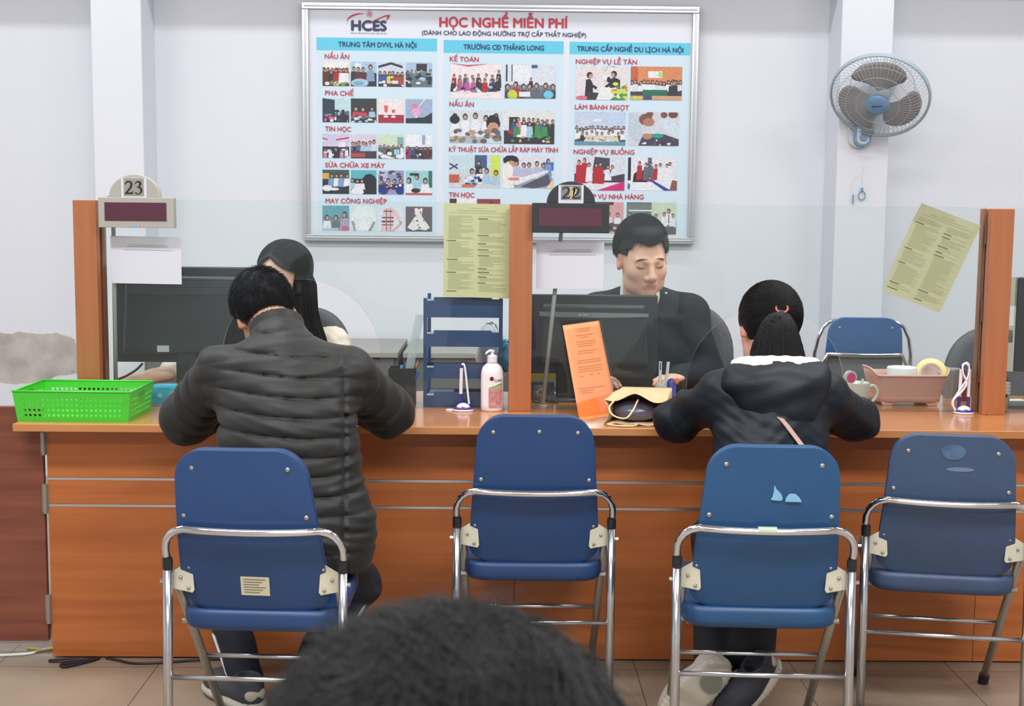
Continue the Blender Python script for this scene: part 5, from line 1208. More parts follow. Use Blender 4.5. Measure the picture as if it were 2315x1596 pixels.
# office chairs
M_oc = mat('dark grey chair fabric', (92, 96, 98), .9, noise=((120, 120, 120), .15))
def office_chair(x, y, rz, label, ztop=1.06, w=.24):
    t = thing('office_chair', label, 'chair', (x, y, 0), rz, 'grey office chairs')
    def bk_(u, v):
        q = 2*PI*u; r = v
        c, s = math.cos(q), math.sin(q); X = w*math.copysign(abs(c)**.75, c)*r; Z = .24*math.copysign(abs(s)**.8, s)*r
        return (X, .23-.25*X*X/w/w*.2+(1-r*r)*.02, ztop-.24+Z)
    obj('backrest', MB().grid(lambda u, v: bk_(u, .02+.98*v), 48, 8, closeu=True).add([bk_(i/48, .02) for i in range(48)], [tuple(range(48))]), M_oc, t, smooth=True, solid=.045)
    obj('seat', MB().ball((0, 0, .47), .24, 14, sc=(1, 1, .16)), M_oc, t, smooth=True)
    obj('back_post', MB().tube([(0, .255, ztop-.3), (0, .22, .5), (0, .08, .44)], .02, 10), M_black, t, smooth=True)
    obj('gas_post', MB().tube([(0, 0, .44), (0, 0, .09)], .025, 14), M_black, t)
    for k in range(5):
        q = 2*PI*k/5; lg = obj('leg', MB().tube([(0, 0, .10), (.26*math.cos(q), .26*math.sin(q), .07)], [.022, .015], 10), M_black, t)
        obj('caster', MB().ball((.26*math.cos(q), .26*math.sin(q), .028), .028, 8), M_black, lg, smooth=True)
oc1 = at(1500, 760, 5.25)
office_chair(oc1.x+.035, 5.02, D(2), 'grey rounded office chair behind the clerk in the suit', at(1560, 682, 5.25).z, .245)
oc2_ = at(2262, 760, 5.35)
office_chair(oc2_.x, 5.1, D(-4), 'grey rounded office chair left of and behind the right post', at(2240, 740, 5.3).z, .25)
office_chair(-.80, 5.12, 0, 'grey office chair hidden behind the long-haired clerk', 1.0, .2)
# blue chair against the wall
M_b6 = mat('blue chair fabric', (50, 92, 146), .6, noise=((60, 60, 60), .08)); M_g6 = mat('grey underside', (108, 114, 114), .6)
t6 = thing('folding_chair', 'blue folding chair with grey lower back against the wall, behind the glass', 'chair', (1.775, 6.42, 0), D(-2), 'blue folding chairs')
chair_parts(t6, M_b6, lower=M_g6, zt=.845, ZB=.685); t6.scale = (1.09, 1, 1.075)

arc = [(-.213, -.165, .56), (-.212, -.172, .68), (-.200, -.178, .75), (-.178, -.175, .80), (-.150, -.168, .822), (-.12, -.155, .83)]
obj('side_tube', MB().tube(arc, .009, 10), M_chrome, t6, smooth=True)
obj('side_tube', MB().tube([(-x, y, z) for x, y, z in arc], .009, 10), M_chrome, t6, smooth=True)
# ============================================================ people: smooth solids from blended distance fields
import openvdb as vdb
class Field:
    def __init__(s, lo, hi, vox):
        s.lo = np.array(lo, np.float32); s.vox = vox
        n = np.ceil((np.array(hi)-s.lo)/vox).astype(int)+1; s.n = n
        s.F = np.full(n, .06, np.float32)
    def blk(s, lo, hi):
        a = np.maximum(0, np.floor((np.array(lo)-s.lo)/s.vox).astype(int)); b = np.minimum(s.n, np.ceil((np.array(hi)-s.lo)/s.vox).astype(int)+1)
        if np.any(b <= a): return None, None
        sl = tuple(slice(i, j) for i, j in zip(a, b))
        ax = [s.lo[i]+s.vox*np.arange(a[i], b[i], dtype=np.float32) for i in range(3)]
        return sl, np.stack(np.meshgrid(*ax, indexing='ij'), -1)
    def put(s, fn, lo, hi, k=.02, sub=False):
        sl, P = s.blk(np.array(lo)-k-.03, np.array(hi)+k+.03)
        if sl is None: return s
        d = fn(P).astype(np.float32); a = s.F[sl]
        if sub:
            d = -d; h = np.clip(.5-.5*(a-d)/k, 0, 1); s.F[sl] = a*(1-h)+d*h+k*h*(1-h)
        else:
            h = np.clip(.5+.5*(a-d)/k, 0, 1); s.F[sl] = a*(1-h)+d*h-k*h*(1-h)
        return s
    def cap(s, a, b, ra, rb=None, k=.02, disp=None, sub=False, M=None):
        if M is not None: a, b = M @ Vector(a), M @ Vector(b)
        rb = ra if rb is None else rb; a = np.array(a, np.float32); b = np.array(b, np.float32); ab = b-a; L2 = float(ab @ ab)+1e-12
        def fn(P):
            t = np.clip(((P-a) @ ab)/L2, 0, 1); q = P-a-t[..., None]*ab
            d = np.sqrt((q*q).sum(-1))-(ra+(rb-ra)*t)
            return d-disp(P, t*math.sqrt(L2)) if disp else d
        r = max(ra, rb)+.02
        return s.put(fn, np.minimum(a, b)-r, np.maximum(a, b)+r, k, sub)
    def ell(s, c, r, k=.02, R=None, disp=None, sub=False, M=None):
        if M is not None:
            c = M @ Vector(c); R3 = M.to_3x3(); R = R3 if R is None else R3 @ R
        c = np.array(c, np.float32); r = np.array(r, np.float32); Rm = np.array(R, np.float32) if R is not None else np.eye(3, dtype=np.float32)
        def fn(P):
            q = (P-c) @ Rm; k0 = np.sqrt(((q/r)**2).sum(-1)); k1 = np.sqrt(((q/(r*r))**2).sum(-1))+1e-9
            d = k0*(k0-1)/k1
            return d-disp(P, q) if disp else d
        m = float(r.max())+.02
        return s.put(fn, c-m, c+m, k, sub)
    def ring(s, a, b, r, th, k=.008, flare=0):
        a = np.array(a, np.float32); b = np.array(b, np.float32); L = float(np.linalg.norm(b-a)); ax = (b-a)/L
        def fn(P):
            q = P-a; t = q @ ax; rd = np.sqrt(np.maximum(0, (q*q).sum(-1)-t*t)); rr = r+flare*np.clip(t/L, 0, 1)
            return np.maximum(np.abs(rd-rr)-th, np.abs(t-L/2)-L/2)
        return s.put(fn, np.minimum(a, b)-r-.03, np.maximum(a, b)+r+.03, k)
    def mesh(s, name, iso=0):
        g = vdb.FloatGrid(.06); g.copyFromArray(s.F.astype(float)); g.gridClass = vdb.GridClass.LEVEL_SET
        p, q = g.convertToQuads(iso)
        p = p*s.vox+s.lo
        me = bpy.data.meshes.new(name); me.vertices.add(len(p)); me.vertices.foreach_set('co', p.astype(np.float32).ravel())
        n = len(q); me.loops.add(n*4); me.polygons.add(n)
        me.loops.foreach_set('vertex_index', q[:, ::-1].astype(np.int32).ravel())
        me.polygons.foreach_set('loop_start', np.arange(0, n*4, 4, dtype=np.int32))
        me.polygons.foreach_set('use_smooth', np.ones(n, bool)); me.update(calc_edges=True); me.validate()
        return me
def solid(name, F, m, parent, colfn=None, loc=None):
    me = F.mesh(name); me.materials.append(m)
    n = len(me.vertices); co = np.zeros(n*3, np.float32); me.vertices.foreach_get('co', co); co = co.reshape(-1, 3)
    if colfn is not None:
        c = colfn(co); a = me.color_attributes.new('Col', 'FLOAT_COLOR', 'POINT'); a.data.foreach_set('color', c.astype(np.float32).ravel())
    if parent is not None:
        co = co-np.array(parent.location, np.float32); me.vertices.foreach_set('co', co.ravel()); me.update()
    return put(name, me, parent)
def skin_mat():
    m = bpy.data.materials.new('skin'); m.use_nodes = True; nt = m.node_tree; b = nt.nodes['Principled BSDF']
    v = nt.nodes.new('ShaderNodeVertexColor'); v.layer_name = 'Col'; nt.links.new(v.outputs[0], b.inputs['Base Color'])
    b.inputs['Roughness'].default_value = .5; b.inputs['Subsurface Weight'].default_value = .15; b.inputs['Subsurface Scale'].default_value = .008
    b.inputs['Subsurface Radius'].default_value = (1, .4, .25); b.inputs['Specular IOR Level'].default_value = .35
    return m
M_skin = skin_mat()
def ssm(x, a, b):
    t = np.clip((x-a)/(b-a), 0, 1); return t*t*(3-2*t)
def head_frame(c, yaw, pitch, roll, facing=1):
    """local x to the person's own left-right axis, y out of the face, z up; facing 1 looks away from the camera (+Y), -1 towards it"""
    R = Matrix.Rotation(yaw+(0 if facing > 0 else PI), 4, 'Z') @ Matrix.Rotation(-pitch, 4, 'X') @ Matrix.Rotation(roll, 4, 'Y')
    return Matrix.Translation(Vector(c)) @ R
def head(F, M, s=1.0, face=True, slim=1.0):
    f = lambda v: tuple(x*s for x in v)
    F.ell(f((0, -.018, .034)), f((.074, .093, .083)), M=M, k=.02)
    F.ell(f((0, .018, -.028)), f((.063*slim, .072, .084)), M=M, k=.03)
    F.ell(f((0, .03, -.074)), f((.048*slim, .050, .036)), M=M, k=.03)
    F.ell(f((0, .064, -.098)), f((.022, .018, .016)), M=M, k=.025)
    for x in (-1, 1):
        F.ell(f((x*.040*slim, .052, -.026)), f((.022, .024, .022)), M=M, k=.025)
        F.ell(f((x*.046*slim, .03, -.072)), f((.014, .028, .021)), M=M, k=.025)
        if face:
            F.cap(f((x*.016, .082, .018)), f((x*.042, .070, .020)), .009*s, .007*s, M=M, k=.014)
            F.ell(f((x*.031, .094, .003)), f((.016, .016, .009)), M=M, k=.012, sub=True)
            F.ell(f((x*.031, .0745, .003)), f((.0155, .0125, .0110)), M=M, k=.005)
            F.ell(f((x*.0125, .094, -.038)), f((.0085, .010, .008)), M=M, k=.007)
        F.ell(f((x*.0765, -.008, -.006)), f((.010, .020, .032)), M=M, k=.008, R=Matrix.Rotation(x*-.35, 3, 'Z') @ Matrix.Rotation(-.15, 3, 'X'))
        F.ell(f((x*.086, .0, .0)), f((.006, .010, .018)), M=M, k=.006, sub=True)
    if face:
        F.cap(f((0, .084, .010)), f((0, .103, -.028)), .0075*s, .0105*s, M=M, k=.012)
        F.ell(f((0, .104, -.033)), f((.0115, .0095, .0095)), M=M, k=.008)
        F.cap(f((-.016, .0865, -.0595)), f((.016, .0865, -.0595)), .0055*s, M=M, k=.008)
        F.cap(f((-.014, .0855, -.0680)), f((.014, .0855, -.0680)), .0062*s, M=M, k=.008)
        F.cap(f((-.022, .0935, -.0637)), f((.022, .0935, -.0637)), .0016*s, M=M, k=.003, sub=True)
def skin_cols(M, base, s=1.0, brows=True, lips=(176, 104, 96), stubble=0, hairline=None):
    Mi = np.array(M.inverted(), np.float32); B = np.array(lin(base)[:3]); L = np.array(lin(lips)[:3]); K = np.array(lin((52, 44, 42))[:3])
    def fn(co):
        q = (co @ Mi[:3, :3].T+Mi[:3, 3])/s; x, y, z = np.abs(q[:, 0]), q[:, 1], q[:, 2]
        c = np.repeat(B[None], len(co), 0)
        def mix(c, col, a): return c*(1-a[:, None])+col*a[:, None]
        if brows:
            a = (1-ssm(np.abs(z+.063), .008, .0115))*(1-ssm(x, .016, .025))*(y > .07); c = mix(c, L, a*.6)
        a = (1-ssm(np.abs(z-.001), .004, .012))*(1-ssm(np.abs(x-.031), .012, .020))*(y > .055); c = mix(c, B*np.array([.72, .62, .58]), a*.35)
        a = ssm(x, .066, .082)*(np.abs(z+.005) < .04); c = mix(c, B*np.array([1.08, .82, .78]), a*.7)
        return np.concatenate([c, np.ones((len(c), 1))], 1)
    return fn
def hand(F, wrist, palm_dir, up, s=1.0, curl=.5, side=1):
    """five separate curled fingers and a thumb that leaves the side of the palm"""
    d = Vector(palm_dir).normalized(); n = Vector(up).normalized(); x = d.cross(n).normalized(); n = x.cross(d).normalized(); w = Vector(wrist)
    c = w+d*.045*s
    R = Matrix((x, d, n)).transposed()
    F.ell(c, (.038*s, .048*s, .015*s), R=R, k=.012); F.cap(w-d*.05*s, w+d*.01, .023*s, .021*s, k=.015)
    for i, (o, L) in enumerate(((-.028, .066), (-.010, .076), (.009, .072), (.027, .058))):
        p = w+d*.078*s+x*o*s+n*.004*s; a = .0; q = d.copy()
        for j, (fl_2, r0) in enumerate(((.42, .0085), (.32, .0078), (.26, .0068))):
            a += curl*(.35 if j == 0 else .6); q = (d*math.cos(a)-n*math.sin(a)+x*(o*1.5)).normalized(); e = p+q*L*fl_2*s
            F.cap(p, e, r0*s, r0*.92*s, k=.004); p = e
    p = w+d*.025*s+x*side*-.03*s; e = p+(d*.75-x*side*.65-n*.15).normalized()*.036*s; F.cap(p, e, .011*s, .009*s, k=.006)
    F.cap(e, e+(d*.95-x*side*.2-n*.25).normalized()*.028*s, .009*s, .0075*s, k=.004)

from mathutils.bvhtree import BVHTree
def features(body, parent, M, s=1.0):
    """eyebrows, closed lash lines and the line between the lips, laid on the face surface"""
    me = body.data; off = Vector(parent.location)
    bv = BVHTree.FromPolygons([v.co+off for v in me.vertices], [tuple(p.vertices) for p in me.polygons])
    R3 = M.to_3x3()
    def pt(x, z, lift=.0006):
        h = bv.ray_cast(M @ Vector((x*s, .2, z*s)), R3 @ Vector((0, -1, 0)), .4)
        return (h[0]+(R3 @ Vector((0, lift, 0)))-off) if h[0] is not None else None
    def ribbon(name, pts, m, lift=.0007):
        mb = MB()
        for x, z, w_ in pts:
            for k in (-1, 0, 1):
                p = pt(x, z+k*w_, lift+(.0006 if k == 0 else 0))
                if p is None: return
                mb.v.append(tuple(p))
        n = len(pts)
        for i in range(n-1):
            for k in (0, 1): mb.f.append((3*i+k, 3*i+k+1, 3*i+k+4, 3*i+k+3)); mb.m.append(0)
        obj(name, mb, m, body, smooth=True)
    mbw = mat('eyebrow hair', (74, 60, 54), .8); mla = mat('lash line', (52, 40, 38), .7); mli = mat('lip line', (120, 64, 60), .6)
    for q in (-1, 1):
        ribbon('eyebrow', [(q*(.012+.035*i/11), .0265+.0022*math.sin(PI*.7*i/11)-.0085*(i/11)**1.6, .0030*math.sin(PI*min(1, .22+.78*(1-(i/11)**1.6)))*.9+.0004) for i in range(12)], mbw, .0014)
        ribbon('lashes', [(q*(.018+.026*i/11), -.0035-.0022*math.sin(PI*i/11)+.001*(i/11), .0011*math.sin(PI*(.1+.85*i/11))+.0003) for i in range(12)], mla)
        ribbon('eyelid_crease', [(q*(.019+.024*i/9), .0085+.0016*math.sin(PI*i/9), .0005) for i in range(10)], mat('lid crease', (150, 104, 88), .7))
    ribbon('mouth_line', [(-.021+.042*i/13, -.0637+.0012*math.cos(PI*(i-6.5)/6.5*.9)*-1, .0009*math.sin(PI*(.06+.88*i/13))) for i in range(14)], mli)

def strand_mesh(name, paths, r, m, parent, taper=.35):
    """paths: array (strands, points, 3); three-sided tapering tubes"""
    N, K, _ = paths.shape; t = np.gradient(paths, axis=1); t /= np.linalg.norm(t, axis=2, keepdims=True)+1e-9
    ref = np.array([.3, .5, .81]); a = np.cross(t, ref); a /= np.linalg.norm(a, axis=2, keepdims=True)+1e-9; b = np.cross(t, a)
    rad = (np.linspace(1, taper, K)*r)[None, :, None]
    rings = np.stack([paths+rad*(a*math.cos(q)+b*math.sin(q)) for q in (0, 2*PI/3, 4*PI/3)], 2)     # N,K,3,3
    V = rings.reshape(-1, 3)
    if parent is not None: V = V-np.array(parent.location)
    base = (np.arange(N)*K*3)[:, None, None]+(np.arange(K-1)*3)[None, :, None]+np.arange(3)[None, None]
    nxt = (np.arange(N)*K*3)[:, None, None]+(np.arange(K-1)*3)[None, :, None]+((np.arange(3)+1) % 3)[None, None]
    q = np.stack([base, nxt, nxt+3, base+3], -1).reshape(-1, 4)
    me = bpy.data.meshes.new(name); me.vertices.add(len(V)); me.vertices.foreach_set('co', V.astype(np.float32).ravel()); n = len(q)
    me.loops.add(n*4); me.polygons.add(n); me.loops.foreach_set('vertex_index', q.astype(np.int32).ravel())
    me.polygons.foreach_set('loop_start', np.arange(0, n*4, 4, dtype=np.int32)); me.polygons.foreach_set('use_smooth', np.ones(n, bool))
    me.update(calc_edges=True); me.materials.append(m)
    return put(name, me, parent)
def hair_mat(name, rgb, rough=.42):
    m = mat(name, rgb, rough, spec=.3, noise=((40, 40, 40), .25)); return m
M_hair = hair_mat('black hair', (26, 26, 28), .55); M_hairb = hair_mat('dark brown black hair', (21, 21, 21), .55)
M_hairc = hair_mat('short black hair', (24, 27, 30), .7)
def ell_hair(name, M, rad, cen, n, flow, m, parent, r=.0006, length=.05, steps=7, lift=.10, noise=.35, keep=None, seed=1, droop=0, lock=0):
    """strands that hug an ellipsoid in head space; flow(u) gives the combing direction"""
    g = np.random.default_rng(seed); u = g.normal(size=(n*4, 3)); u /= np.linalg.norm(u, axis=1, keepdims=True)
    if keep is not None: u = u[keep(u)]
    u = u[:n]; N = len(u); P = np.zeros((N, steps, 3)); rad = np.array(rad); cen = np.array(cen)
    jit = g.normal(size=(N, 3))*noise
    if lock:
        W3 = g.normal(size=(6, 3))*9; ph = g.random(6)*6.28; V3 = g.normal(size=(6, 3)); jit = jit+lock*(np.sign(np.sin(u @ W3.T+ph))*np.abs(np.sin(u @ W3.T+ph))**.4) @ V3/1.8
    if 1:
        pass
    st = length*(.6+.8*g.random(N))/(steps-1); lf = lift*(.3+1.4*g.random(N))
    d = flow(u)+jit
    x = u.copy()
    for i in range(steps):
        P[:, i] = cen+x*rad*(1+(lf*(i/(steps-1))**1.3))[:, None]
        f = flow(x)+jit+np.array([0, 0, -droop*i]); f -= (f*x).sum(1, keepdims=True)*x; f /= np.linalg.norm(f, axis=1, keepdims=True)+1e-9
        x = x+f*(st/rad.mean())[:, None]; x /= np.linalg.norm(x, axis=1, keepdims=True)
    A = np.array(M); P = P @ A[:3, :3].T+A[:3, 3]
    return strand_mesh(name, P, r, m, parent)
def hair_cap(F, M, rad, cen, thick, mask, k=.01, rough=.002, fq=90):
    Mi = np.array(M.inverted(), np.float32); rad = np.array(rad, np.float32); cen = np.array(cen, np.float32)
    def fn(P):
        q = P @ Mi[:3, :3].T+Mi[:3, 3]; p = q-cen; k0 = np.sqrt(((p/rad)**2).sum(-1)); k1 = np.sqrt(((p/(rad*rad))**2).sum(-1))+1e-9
        d = k0*(k0-1)/k1; m = mask(q)
        return d-(thick*m-.02*(1-m))-rough*m*(np.sin(q[..., 0]*fq+np.sin(q[..., 2]*fq*.6)*2)*np.sin(q[..., 2]*fq*.7+q[..., 1]*fq*.5))
    c = np.array(M @ Vector(cen)); R = float(rad.max())+.05
    return F.put(fn, c-R, c+R, k)

# ---------------- man in the padded jacket (seen from behind)
man = thing('person', 'man in a dark grey quilted padded jacket seated at window 23, seen from behind', 'person', (-.54, 3.45, 0))
hM = head_frame(at(600, 712, 3.70), D(12), D(40), D(-16)); hs = 1.0
hL, hR = at(498, 842, 3.50), at(788, 846, 3.50)
eL, eR = at(422, 945, 3.62), at(878, 930, 3.66)
wL, wR = Vector((-.70, 3.93, .832)), Vector((-.50, 3.95, .832))
pel = at(655, 1215, 3.37); chest = at(648, 900, 3.46)
F = Field((-1.05, 3.1, .02), (-.15, 4.12, 1.32), .0075)
head(F, hM, hs, face=True)
nk0 = hM @ Vector((0, -.035, -.05)); F.cap(nk0, at(640, 790, 3.53), .053, .056, k=.03)
F.cap(hL+Vector((.03, 0, -.01)), hR+Vector((-.03, 0, -.01)), .05, k=.04); F.ell(chest, (.15, .10, .17), k=.05); F.ell(pel, (.15, .11, .13), k=.05); F.cap(chest, pel, .11, k=.05)
F.cap(hL, eL, .045, .04); F.cap(eL, wL, .038, .026); F.cap(hR, eR, .045, .04); F.cap(eR, wR, .038, .026)
hand(F, wL, (.85, .45, -.05), (0, 0, 1), curl=.45, side=1); hand(F, wR, (-.75, .6, -.05), (0, 0, 1), curl=.7, side=-1)
kn = [(Vector((-.60, 3.40, .50)), at(478, 1275, 3.76), at(556, 1528, 3.62)), (Vector((-.46, 3.40, .50)), at(812, 1318, 3.68), at(690, 1520, 3.58))]
for h_, k_, a_ in kn: F.cap(h_, k_, .06, .05, k=.03); F.cap(k_, a_, .045, .032, k=.02); F.cap(a_, a_+Vector((0, .08, -.05)), .03, .025)
bo_ = solid('body', F, M_skin, man, skin_cols(hM, (214, 162, 134), hs)); features(bo_, man, hM, hs)
# hair
F = Field(np.array(hM.translation)-.17, np.array(hM.translation)+.17, .0035)
def mk_short(q):
    x, y, z = np.abs(q[..., 0]), q[..., 1], q[..., 2]
    zl = np.where(y > .02, .01+1.1*(y-.02), np.where(y > -.035, .012, -.062+.0*y)); zl = np.where(y < -.035, -.058+.9*x*0, zl)
    return ssm(z-zl, -.012, .018)*(1-ssm(y, .055, .075)*(z < .075))
hair_cap(F, hM, (.076, .095, .085), (0, -.018, .034), .011, mk_short, rough=.002)
hr = solid('hair', F, M_hairc, man)
fl_down = lambda u: np.stack([u[:, 0]*.6, np.where(u[:, 2] > .2, .5, -.1)+0*u[:, 0], -np.ones(len(u))*.9], 1)
ell_hair('hair_strands', hM, (.087, .106, .096), (0, -.018, .034), 7500, fl_down, M_hairc, man, r=.0005, length=.018, steps=5, lift=.06, noise=.35,
         keep=lambda u: (u[:, 2]*.085+.034 > np.where(u[:, 1] > .1, .03+.05*u[:, 1], -.04)) & (u[:, 1] < .8), seed=4)
# jacket
F = Field((-1.06, 3.08, .40), (-.10, 4.02, 1.22), .0042)
def seams(co, sp, amp, sharp=.42):
    return amp*(np.abs(np.sin(PI*co/sp))**sharp-.8)
def torso_disp(P, q):
    x, z = P[..., 0]+.54, P[..., 2]
    s_ = z+.05*x*0-.10*np.clip(-x, -.03, .2)*.35+.006*np.sin(x*9)
    side = ssm(x, .10, .14)
    cr = .003*np.sin(x*55+7*np.sin(z*22))*np.sin(z*95+x*18)*(.35+.9*side)
    d = seams(s_, .0485, .0125, .38)*(1-.35*side)+cr
    d -= .007*np.exp(-((x-.135-.02*np.sin(z*3))/.006)**2)
    return d
mid = at(652, 1040, 3.405)
F.ell(at(662, 1205, 3.375), (.222, .155, .22), k=.05, disp=torso_disp)
F.ell(mid, (.192, .148, .24), k=.05, disp=torso_disp)
F.ell(at(646, 880, 3.47), (.188, .125, .15), k=.06, disp=torso_disp, R=Matrix.Rotation(D(-14), 3, 'X'))
yoke = lambda P, t: seams(P[..., 2]-.02+.2*np.abs(P[..., 0]+.54), .0485, .012, .38)
F.cap(hL+Vector((.01, 0, -.012)), hR+Vector((-.01, 0, -.012)), .060, k=.07, disp=yoke)
def sleeve_disp(P, s_):
    return seams(s_+.02*np.sin(P[..., 2]*20), .052, .011, .4)+.003*np.sin(P[..., 0]*60+P[..., 2]*35)*np.sin(P[..., 1]*40)
for S, E_, W_, bulge in ((hL, eL, wL, 1), (hR, eR, wR, 1)):
    F.cap(S, E_, .070, .069, k=.035, disp=sleeve_disp); F.cap(E_, W_, .069, .046, k=.03, disp=sleeve_disp)
cA, cB = at(638, 800, 3.50), at(624, 735, 3.565)
F.cap(at(640, 815, 3.49), at(636, 790, 3.51), .085, .078, k=.05, disp=yoke)
F.cap(cA.lerp(cB, .35), cB+(cB-cA)*1.2, .055, .055, k=.008, sub=True)
F.ring(cA, cB, .064, .0075, k=.012, flare=.004); F.ring(cA, cA.lerp(cB, .55), .070, .008, k=.012)
F.put(lambda P: P[..., 2]-(.462+.02*np.sin(P[..., 0]*9)), (-1.1, 3, .3), (0, 4.2, .5), k=.012, sub=True)
M_jk = mat('dark grey nylon', (34, 34, 33), .5, spec=.3, sheen=.05, bump=.12, bscale=120)
solid('padded_jacket', F, M_jk, man)
# trousers with side stripes and shoes
M_tr2 = mat('navy black jersey', (22, 26, 38), .8, bump=.1, bscale=60); M_wh = mat('white stripe', (214, 218, 222), .6)
F = Field((-1.0, 3.15, .06), (-.2, 3.98, .66), .007)
F.ell(Vector((-.53, 3.37, .50)), (.165, .13, .09), k=.04)
for h_, k_, a_ in kn:
    wv = lambda P, t: .003*np.sin(P[..., 2]*60+P[..., 0]*30)
    F.cap(h_, k_, .080, .060, k=.03, disp=wv); F.cap(k_, a_+Vector((0, 0, .0)), .060, .050, k=.03, disp=wv)
tr_o = solid('trousers', F, M_tr2, man)
for side, (h_, k_, a_) in zip((-1, 1), kn):
    for j in range(3):
        pts = []
        for i in range(9):
            q = i/8; q3 = (.62+.38*q) if side < 0 else (.02+.6*q); p = k_.lerp(a_, q3); r = .060-.010*q3+.001
            an = (.12+.20*j); dr = Vector((side*math.cos(an), -math.sin(an), 0)); pts.append(p+dr*r-man.location)
        obj('side_stripe', MB().tube(pts, .004, 6, flat=.5), M_wh, tr_o, smooth=True)
M_sole = mat('off white sole', (178, 176, 162), .6); M_sh = mat('dark slate shoe', (56, 60, 68), .6); M_shg = mat('cream heel panel', (176, 172, 158), .6)
def shoe(name, parent, heel, toe, upper, sole, heelm, w=.045, upv=None):
    hv, tv = Vector(heel), Vector(toe); d = (tv-hv); L = d.length; d.normalize(); sd = Vector((d.y, -d.x, 0)).normalized(); up = sd.cross(d).normalized()
    if up.z < 0: up = -up
    if upv is not None:
        up = Vector(upv); up = (up-d*up.dot(d)).normalized(); sd = d.cross(up).normalized()
    R = Matrix((sd, d, up)).transposed(); M = Matrix.Translation(hv) @ R.to_4x4()
    lo = np.minimum(np.array(hv), np.array(tv))-.12; hi = np.maximum(np.array(hv), np.array(tv))+.14
    F1 = Field(lo, hi, .005)
    F1.ell((0, .05, .05), (w*.82, .062, .048), M=M, k=.02); F1.ell((0, .14, .045), (w, .09, .035), M=M, k=.03); F1.ell((0, L-.06, .038), (w*.98, .06, .028), M=M, k=.03)
    F1.ell((0, .04, .085), (w*.72, .045, .03), M=M, k=.015); F1.ell((0, .04, .11), (w*.55, .035, .04), M=M, k=.01, sub=True)
    u = solid(name, F1, upper, parent)
    F2 = Field(lo, hi, .005)
    rb = lambda P, q: .0015*np.sign(np.sin(q[..., 1]*420))
    F2.ell((0, .055, .016), (w*1.02, .072, .022), M=M, k=.02, disp=rb); F2.ell((0, .14, .014), (w*.98, .10, .019), M=M, k=.02, disp=rb); F2.ell((0, L-.07, .015), (w*1.08, .078, .02), M=M, k=.02, disp=rb)
    Mi = np.array(M.inverted(), np.float32)
    F2.put(lambda P: (P @ Mi[:3, :3].T+Mi[:3, 3])[..., 2]-.0, lo, hi, k=.004, sub=True)
    s_ = solid('sole', F2, sole, None); s_.data.transform(Matrix.Translation(-parent.location)); s_.parent = u
    if heelm:
        F3 = Field(lo, hi, .005); F3.ell((0, .010, .052), (w*.62, .022, .026), M=M, k=.01); h3 = solid('heel_panel', F3, heelm, None)
        h3.data.transform(Matrix.Translation(-parent.location)); h3.parent = u
    return u
a0, a1 = kn[0][2], kn[1][2]
shoe('shoe', man, (a0.x+.05, a0.y-.11, .006), (a0.x-.12, a0.y+.10, .004), M_sh, M_sole, M_shg, w=.052)
shoe('shoe', man, (a1.x, a1.y-.05, .012), (a1.x+.03, a1.y+.21, .004), M_sh, M_sole, M_shg)

# ---------------- woman with the ponytail (seen from behind)
girl = thing('person', 'woman with a ponytail in a navy hooded jacket seated at window 22, seen from behind', 'person', (.70, 3.45, 0))
gM = head_frame(at(1737, 741, 3.62), D(8), D(16), D(3)); gs = .97
sL, sR = at(1632, 893, 3.50), at(1862, 893, 3.50)
eL, eR = at(1528, 952, 3.66), at(1938, 948, 3.66)
wL, wR = Vector((.62, 3.95, .826)), Vector((.86, 3.95, .826))
F = Field((.38, 3.1, .02), (1.12, 4.10, 1.28), .0075)
head(F, gM, gs, face=True, slim=.94)
F.cap(gM @ Vector((0, -.03, -.05)), at(1740, 850, 3.56), .046, .05, k=.03); ch_ = at(1742, 940, 3.48); pe_ = at(1725, 1225, 3.38)
F.cap(sL+Vector((.03, 0, 0)), sR+Vector((-.03, 0, 0)), .042, k=.04); F.ell(ch_, (.12, .08, .15), k=.05); F.ell(pe_, (.14, .10, .12), k=.05); F.cap(ch_, pe_, .09, k=.05)
F.cap(sL, eL, .038, .034); F.cap(eL, wL, .032, .022); F.cap(sR, eR, .038, .034); F.cap(eR, wR, .032, .022)
hand(F, wL, (.8, .5, -.05), (0, 0, 1), s=.9, curl=.5, side=1); hand(F, wR, (-.7, .6, -.05), (0, 0, 1), s=.9, curl=.6, side=-1)
gk = [(Vector((.63, 3.42, .49)), Vector((.655, 3.80, .44)), at(1618, 1505, 3.60)), (Vector((.77, 3.42, .49)), Vector((.80, 3.82, .45)), at(1700, 1492, 3.56))]
for h_, k_, a_ in gk: F.cap(h_, k_, .055, .045, k=.03); F.cap(k_, a_, .042, .03, k=.02)
bo_ = solid('body', F, M_skin, girl, skin_cols(gM, (206, 160, 138), gs)); features(bo_, girl, gM, gs)
F = Field(np.array(gM.translation)-.19, np.array(gM.translation)+.17, .0035)
def mk_long(q):
    x, y, z = np.abs(q[..., 0]), q[..., 1], q[..., 2]
    zl = np.where(y > .03, .03+.9*(y-.03), np.where(y > -.01, -.015, -.075)); return ssm(z-zl, -.012, .02)*(1-ssm(y, .06, .08)*(z < .08))
hair_cap(F, gM, (.076, .095, .085), (0, -.018, .032), .010, mk_long, rough=.001)
hr = solid('hair', F, M_hair, girl)
tie = gM @ Vector((-.004, -.116, .022))
def to_tie(u):
    t = np.array([.0, -.95, .05]); return (t-u)*np.array([1, 1, 1])+np.array([0, 0, .0])
